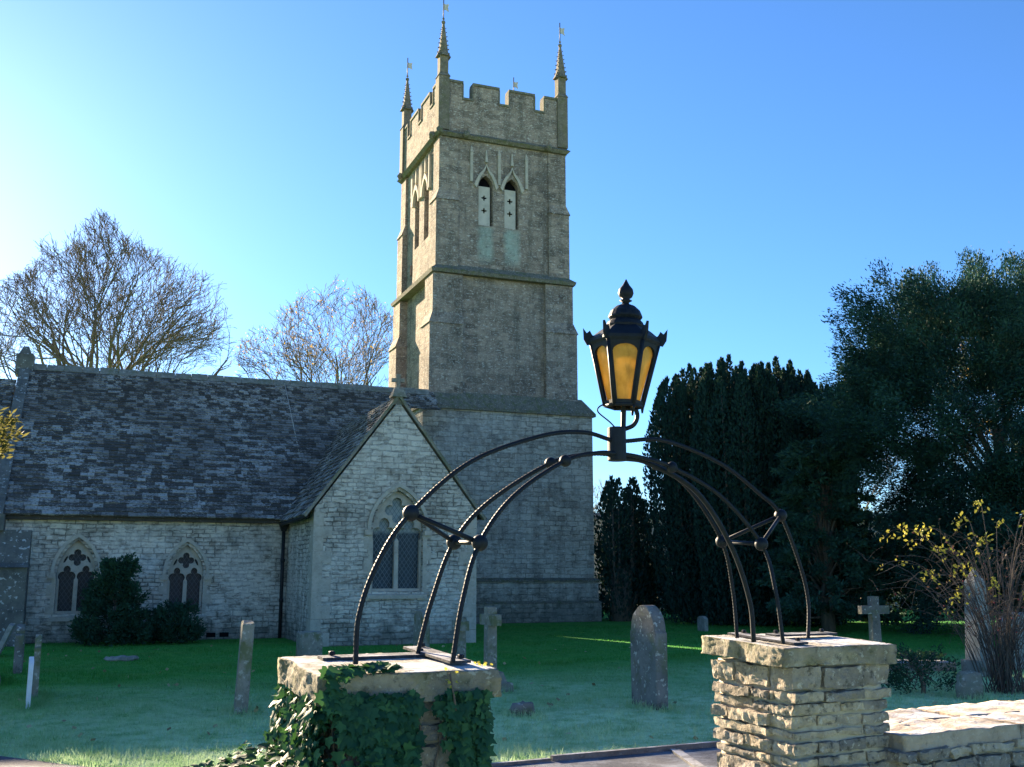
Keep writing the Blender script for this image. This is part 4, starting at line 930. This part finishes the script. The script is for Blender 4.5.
# ================================================================= TREES
def bare_tree(name, label, loc, height, rx, zc, seed, stems=5, leafmat=None, nleaf=0, trunk=.35, fork=.3, depth=6, minr=.011, first=.26):
    """forking leafless tree whose twigs fill a rounded crown of radius rx about height zc"""
    rr = random.Random(seed); t = thing(name, label, 'tree', loc, 0, None); TR, TW = Tubes(), Tubes(); tips = []; rz = height - zc
    ph = [rr.random() * 6.28 for _ in range(4)]
    def env(q):
        a = math.atan2(q.y, q.x); e = math.atan2(q.z - zc, math.hypot(q.x, q.y)); l = 1 + .07 * math.sin(3 * a + ph[0] + 2 * e) + .06 * math.sin(5 * e + ph[1] + a) + .07 * math.sin(6 * a + 5 * e + ph[2])
        return env0(q) / l ** 2
    def env0(q): return (q.x * q.x + q.y * q.y) / rx ** 2 + ((q.z - zc) / (rz if q.z > zc else rz * 1.3)) ** 2
    def grow(p, d, L, r, lv):
        n = 4 if lv < 3 else 3; pts = [p]; rad = [r]; q = p.copy(); dd = d.copy(); kids = []
        for i in range(n):
            jt = .10 if lv < 3 else .2
            dd = (dd + Vector((rr.gauss(0, jt), rr.gauss(0, jt), rr.gauss(.05, .06)))).normalized(); q = q + dd * (L / n)
            if env(q) > 1.0 * rr.uniform(.9, 1.08) and lv > 0: break
            pts.append(q.copy()); rad.append(max(r * (1 - .4 * (i + 1) / n), minr * .8)); kids.append((q.copy(), dd.copy(), rad[-1]))
        if len(pts) < 2: return
        (TR if lv < 2 else TW).add(pts, rad, 7 if lv < 2 else (4 if lv < 4 else 3), rr.random(), cap=lv < 2)
        if lv >= depth: tips.append(pts[-1]); return
        for k in range([3, 4, 4, 4, 3, 3][min(lv, 5)]):
            b, bd, br = kids[-1] if k < 2 else rr.choice(kids)
            ax = bd.orthogonal().normalized(); ax.rotate(Matrix.Rotation(rr.random() * 6.283, 3, bd))
            nd = bd + ax * rr.uniform(.3, .85); out = Vector((b.x, b.y, (b.z - zc) * .6))
            if out.length > .3: nd += out.normalized() * .18
            grow(b, nd.normalized(), L * rr.uniform(.6, .8), max(br * rr.uniform(.55, .78), minr), lv + 1)
    f = Vector((0, 0, height * fork)); TR.add([Vector((0, 0, -.2)), Vector((0, 0, .5)), f], [trunk * 1.5, trunk * 1.15, trunk], 10)
    for s in range(stems):
        a = 6.283 * s / stems + rr.uniform(-.4, .4); lean = rr.uniform(.12, 1.0)
        grow(f - Vector((0, 0, rr.uniform(.1, 1.2))), Vector((math.cos(a) * lean, math.sin(a) * lean, 1)).normalized(), height * first, trunk * rr.uniform(.5, .75), 0)
    TR.build('trunk', M_bark, t); TW.build('crown', M_twig, t)
    if nleaf:
        k = [tips[rr.randrange(len(tips))] for _ in range(nleaf)]; C = np.array([[*v] for v in k]) + RNG.normal(size=(nleaf, 3)) * .12; D = RNG.normal(size=(nleaf, 3)) + np.array([0, 0, -.6])
        leaves('leaf', C, D, (.09 + .08 * RNG.random(nleaf)), .035, leafmat, t)['kind'] = 'stuff'
    print(name, len(TW.f), len(tips)); return t
bare_tree('bare_tree', 'large leafless tree with a wide rounded crown behind the left half of the nave roof', (-19.8, 50, 0), 18.1, 6.2, 12.2, 5, 9, None, 0, .36, .36)
bare_tree('bare_tree', 'leafless tree with a few russet leaves behind the nave beside the tower', (-10.4, 60, 0), 18.2, 4.9, 13.0, 12, 9, M_autumn, 1500, .26, .36)
bare_tree('bare_tree', 'leafless tree cut off by the left edge of the picture', (-28.6, 52, 0), 17.5, 5.0, 11.5, 21, 5, None, 0, .36, .3)
bare_tree('bare_tree', 'small hazy bare tree low between the tower and the dark yews', (5.0, 75, 0), 9.0, 3.0, 5.5, 31, 4, None, 0, .15, .2, 5, .012)
bare_tree('bare_tree', 'grey bare tree showing between the two dark yew trees', (17.0, 52, 0), 11.0, 2.4, 7.2, 44, 4, None, 0, .14, .2, 4, .010)

def clump_tree(name, label, loc, mat, centers, dirs, per, length, rad, leaf, trunk_r, trunk_h, seed, limbs=40, cat='tree', w=.4, spread=.6):
    rng = np.random.default_rng(seed); rr = random.Random(seed); t = thing(name, label, cat, loc, 0)
    centers = np.array(centers); dirs = unit(np.array(dirs)); n = len(centers)
    s = rng.random((n, per)) ** .8; L = np.asarray(length) * (.7 + .6 * rng.random(n))
    C = centers[:, None, :] + dirs[:, None, :] * (s * L[:, None])[:, :, None] + rng.normal(size=(n, per, 3)) * (rad * (1.05 - .75 * s))[:, :, None]
    D = dirs[:, None, :] * .9 + rng.normal(size=(n, per, 3)) * spread
    tint = np.clip(np.repeat(rng.random(n), per) * .7 + rng.random(n * per) * .35, 0, 1)
    C = C.reshape(-1, 3); D = D.reshape(-1, 3); k = C[:, 2] > .02; C, D, tint = C[k], D[k], tint[k]
    leaves('crown', C, D, leaf * (.6 + .8 * rng.random(len(C))), leaf * w * (.6 + .5 * rng.random(len(C))), mat, t, rng, tint)
    T = Tubes(); T.add([(0, 0, -.2), (.05, 0, trunk_h * .4), (0, .05, trunk_h)], [trunk_r * 1.3, trunk_r, trunk_r * .6], 9)
    for i in rng.choice(n, min(limbs, n), replace=False):
        c = Vector(centers[i]); b = Vector((0, 0, min(trunk_h, max(.4, c.z * .55)))); m = b.lerp(c, .5) + Vector((rr.gauss(0, .15), rr.gauss(0, .15), rr.gauss(.1, .15)))
        T.add([b, m, c, c + Vector(dirs[i]) * (L[i] * .6)], [trunk_r * .28, trunk_r * .16, trunk_r * .06, .01], 5)
    T.build('trunk', M_bark, t); return t

# columnar Irish yew: many upright plumes
def irish_yew(name, label, loc, rx, ry, h, n, seed, per=900, mat=M_irish, leaf=.13, pr=.42):
    rng = np.random.default_rng(seed); t = thing(name, label, 'tree', loc, 0); Cc, Dd, Tt = [], [], []; T = Tubes()
    for i in range(n):
        a = rng.random() * 6.283; q = math.sqrt(rng.random()); x, y = rx * q * math.cos(a), ry * q * math.sin(a); hh = h * (1 - (.10 if x < 0 else .2) * q ** 3) * rng.uniform(.93, 1.0)
        r = pr * rng.uniform(.75, 1.2); z = rng.random(per) ** .8; th = rng.random(per) * 6.283; lx, ly = x * .10, y * .10
        prof = r * np.where(z < .12, .85 + z * 1.2, np.minimum(1, ((1 - z) / .25)) ** .8); q2 = .75 + .3 * rng.random(per)
        Cc.append(np.stack([x + lx * np.sin(z * 2.4) * 2 + prof * q2 * np.cos(th), y + ly * np.sin(z * 2.4) * 2 + prof * q2 * np.sin(th), z * hh], 1))
        Dd.append(np.stack([np.cos(th) * .35, np.sin(th) * .35, np.full(per, .95)], 1) + rng.normal(size=(per, 3)) * .22); Tt.append(np.clip(rng.random() * .5 + rng.random(per) * .5, 0, 1))
        T.add([(x * .35, y * .35, 0), (x, y, hh * .4), (x + lx, y + ly, hh * .95)], [.07, .05, .01], 5)
    T.add([(0, 0, -.2), (0, 0, h * .35)], [.45, .3], 9)
    C = np.concatenate(Cc); leaves('crown', C, np.concatenate(Dd), leaf * (.7 + .8 * rng.random(len(C))), leaf * .3, mat, t, rng, np.concatenate(Tt)); T.build('trunk', M_bark, t); return t
irish_yew('yew_tree', 'broad dark columnar yew with spiky upright plumes, right of the lantern', (8.0, 34.5, 0), 2.7, 2.2, 8.75, 165, 3, 1700, leaf=.11, pr=.37)
irish_yew('yew_tree', 'small dark upright yew between the tower and the big columnar yew', (3.75, 36.5, 0), .95, .9, 5.1, 12, 9, 700)
# layered feathery conifer in front of it
rng = np.random.default_rng(6); cc, dd = [], []
for i in range(260):
    z = rng.random() ** .9 * 5.0 + .3; a = rng.random() * 6.283; r = (1 - z / 6.0) ** .8 * 1.75 * rng.uniform(.35, 1.0); cc.append((r * math.cos(a) * .75, r * math.sin(a) * .75, z)); dd.append((math.cos(a), math.sin(a), -.05))
clump_tree('conifer', 'feathery grey-green conifer with layered sprays before the columnar yew', (8.9, 30.0, 0), M_spruce, cc, dd, 170, .75, .10, .14, .16, 5.0, 6, 120, w=.22)
# big spreading yew on the right
rng = np.random.default_rng(14); cc, dd = [], []; k = 0
while len(cc) < 1500:
    v = rng.normal(size=3); v /= np.linalg.norm(v); th = math.atan2(v[1], v[0])
    lump = 1 + .13 * math.sin(3 * th + 1.2 + 2 * v[2]) + .1 * math.sin(5 * v[2] * 2 + th * 2) + .08 * math.sin(7 * th + 4 * v[2]); r = rng.uniform(.5, 1.0) ** .6 * lump
    p = np.array([v[0] * 4.4, v[1] * 4.2, v[2] * 3.9]) * r + np.array([0, 0, 5.15])
    if p[2] < .5: continue
    if p[0] < -2.2 and p[2] < 5.0 and rng.random() < .93: continue
    if p[0] < -3.0 and p[2] < 6.2 and rng.random() < .5: continue
    cc.append(p); dd.append((v[0] + rng.normal() * .25, v[1] + rng.normal() * .25, .12 + v[2] * .45))
clump_tree('yew_tree', 'huge spreading dark evergreen filling the right edge with sky showing through its gaps', (13.2, 28.0, 0), M_yew, cc, dd, 460, 1.1, .30, .10, .22, 5.5, 14, 36, w=.2, spread=.45)
# russet tree behind it
bare_tree('bare_tree', 'tree with russet autumn leaves showing above the huge evergreen at the right', (20.4, 40, 0), 13.4, 2.6, 9.5, 17, 4, M_autumn, 2600, .25, .3, 5, .012)
# dark evergreens that close the view under the trees
def hedge(label, x0, x1, y, h, seed, mat=M_irish, cat='hedge', name='hedge', n=None, lean=0.0):
    rng = np.random.default_rng(seed); L = x1 - x0; n = n or int(L * 26); cc = np.stack([rng.uniform(-L / 2, L / 2, n), rng.normal(size=n) * .5, rng.random(n) ** .75 * h * (.82 + .18 * np.sin(rng.random(n) * 6.28))], 1)
    d = rng.normal(size=(n, 3)) * .6 + np.array([0, -.3, .5]); return clump_tree(name, label, ((x0 + x1) / 2, y, 0), mat, cc, d, 95, .55, .24, .17, .12, h * .7, seed, 30, cat, w=.34)
hedge('dark evergreen hedge beneath the trees left of the columnar yew', 3.2, 6.6, 38.5, 2.7, 51)
hedge('dark shrubbery between the columnar yew and the huge evergreen', 9.6, 14.2, 36.0, 3.4, 52)
hedge('dark shrubbery under the huge evergreen at the right edge', 12.6, 21.0, 33.5, 3.6, 53)
# long stone wall / barn side behind the trees
bw = thing('stone_wall', 'tall old stone wall at the back of the churchyard behind the yews', 'wall', (3.2, 47, 0), R(4)); bm = bmesh.new(); box(bm, -6, 34, 0, .6, -.3, 4.0); bobj('masonry', bm, M_nave, bw); bm = bmesh.new(); prism(bm, [(-.1, 4.0), (.3, 4.28), (.7, 4.0)], -6, 34, YZ); bobj('coping', bm, M_coping, bw)
# yew at the left edge, one sunlit branch tip reaching into view
rng = np.random.default_rng(77); cc, dd = [], []
for i in range(150):
    v = rng.normal(size=3); v /= np.linalg.norm(v); r = rng.uniform(.45, 1) ** .6; p = np.array([v[0] * 2.1, v[1] * 2.1, v[2] * 2.3 + 4.2]) * 1.0 * np.array([r, r, 1]); p[0] = min(p[0], 2.1); cc.append(p); dd.append((v[0], v[1], -.1))
for z, x in ((3.25, 2.7), (2.95, 2.8), (3.12, 2.85), (2.85, 2.6), (3.3, 2.5), (3.0, 2.6), (2.6, 2.5)): cc.append(np.array([x, .1, z])); dd.append((1, 0, .25))
clump_tree('yew_tree', 'sunlit golden-green yew branch tips poking in at the left edge', (-9.15, 12.0, 0), M_sunlit_yew, cc, dd, 150, .5, .10, .085, .22, 4.5, 77, 70, w=.2)
# shrubs against the nave wall
def dome(rx, ry, h, n, seed, peak=1.0):
    rng = np.random.default_rng(seed); cc, dd = [], []
    for i in range(n):
        a = rng.random() * 6.283; z = rng.random() ** 1.2; q = (1 - z) ** peak * rng.uniform(.3, 1.0); cc.append((rx * q * math.cos(a), ry * q * math.sin(a), z * h)); dd.append((math.cos(a), math.sin(a), .75))
    return cc, dd
cc, dd = dome(.9, .6, 1.72, 125, 5, 1.25)
clump_tree('shrub', 'dark conical evergreen shrub hiding the lower right of the leftmost nave window', (-9.2, 24.6, 0), M_shrub, cc, dd, 150, .42, .10, .09, .05, 1.0, 61, 8, 'shrub', w=.25)
cc, dd = dome(.55, .45, .72, 80, 6, .6)
clump_tree('shrub', 'low dark evergreen shrub in front of the second nave window', (-8.0, 25.1, 0), M_shrub, cc, dd, 110, .34, .09, .08, .04, .4, 62, 6, 'shrub', w=.25)
cc, dd = dome(.6, .4, .42, 40, 8, .6)
clump_tree('shrub', 'low frosted heap of dark dead growth between the bare pillar and the rose bush', (5.65, 14.9, 0), M_shrub, cc, dd, 60, .3, .08, .05, .03, .3, 63, 30, 'shrub', w=.25)
rng = np.random.default_rng(71); n = 160; C = np.stack([rng.uniform(-.2, .5, n), rng.uniform(-.3, .3, n), .14 + .12 * rng.random(n)], 1); leaves('frosted_plant', C, rng.normal(size=(n, 3)) + [0, 0, .8], .08, .03, M_shrub, lg, rng)['kind'] = 'stuff'

# rose bush with yellow leaves
rb_ = thing('rose_bush', 'tangled bare rose bush with arching yellow-leaved shoots behind the low wall', 'bush', (6.85, 15.0, 0), 0)
rr = random.Random(33); T = Tubes(); tipsY, hips, allp = [], [], []
for i in range(95):
    a = rr.random() * 6.283; out = rr.uniform(.35, 2.0); h = rr.uniform(1.0, 2.35); sx = rr.gauss(0, .14); sy = rr.gauss(0, .14)
    pts = [(sx, sy, 0), (sx + math.cos(a) * out * .22, sy + math.sin(a) * out * .22, h * .45), (sx + math.cos(a) * out * .6, sy + math.sin(a) * out * .6, h * .85), (sx + math.cos(a) * out * 1.0, sy + math.sin(a) * out * 1.0, h * rr.uniform(.75, 1.02))]
    sp = smoothpath(pts, 4); r0 = rr.uniform(.004, .010); T.add(sp, [r0 * (1 - .7 * j / len(sp)) for j in range(len(sp))], 4, cap=False); allp += sp[5:]
    for j in range(5):
        b = sp[rr.randrange(4, len(sp))]; d = Vector((rr.gauss(0, 1), rr.gauss(0, 1), rr.gauss(.35, .5))).normalized(); L = rr.uniform(.15, .5); T.add([b, b + d * L * .5 + Vector((0, 0, .03)), b + d * L], [.004, .003, .002], 3, cap=False)
        if b.z > .8: hips.append(b + d * L)
shoots = [(-1.15, -.1, 2.1), (-.95, 0, 2.25), (-.4, 0, 2.42), (-.1, .1, 2.62), (.55, -.1, 2.5), (.8, .1, 2.6), (-.7, .2, 1.95), (.2, .2, 2.35), (-1.35, 0, 2.25), (-.55, -.2, 1.75), (-.15, -.3, 1.5), (.9, -.2, 2.2), (-1.0, -.4, 1.6), (-.8, -.5, 1.3), (.3, -.5, 1.4), (.6, -.4, 1.8), (-1.5, -.2, 1.8), (-.3, -.4, 2.1)]
for x, y, z in shoots:
    sp = smoothpath([(x * .1, y * .1, .1), (x * .3, y * .3, z * .55), (x * .7, y * .7, z * .95), (x, y, z), (x * 1.15, y, z - .12)], 5); T.add(sp, [.009 * (1 - .75 * j / len(sp)) for j in range(len(sp))], 4, cap=False)
    for q in sp[9:]:
        for _ in range(rr.choice((0, 0, 0, 2, 7))): tipsY.append((q.x + rr.gauss(0, .05), q.y + rr.gauss(0, .05), q.z + rr.gauss(0, .05)))
T.build('stem', M_stem, rb_)
C = np.array(tipsY); leaves('leaf', C, RNG.normal(size=C.shape) + [0, 0, -.2], .045 + .035 * RNG.random(len(C)), .019, M_yellow, rb_)['kind'] = 'stuff'
hp = random.Random(2).sample(hips, 260); C = np.array([[*v] for v in hp]); leaves('dead_leaf', C, RNG.normal(size=C.shape), .045, .018, leaf_mat('dead_rose_leaf', (0.08, 0.045, 0.035), (0.15, 0.10, 0.055), (.16, .09, .05), .3), rb_)['kind'] = 'stuff'
bm = bmesh.new()
for v in hp[:70]: ball(bm, v + Vector((.01, 0, -.02)), .012, 6)
bobj('rose_hip', bm, M_hip, rb_)['kind'] = 'stuff'
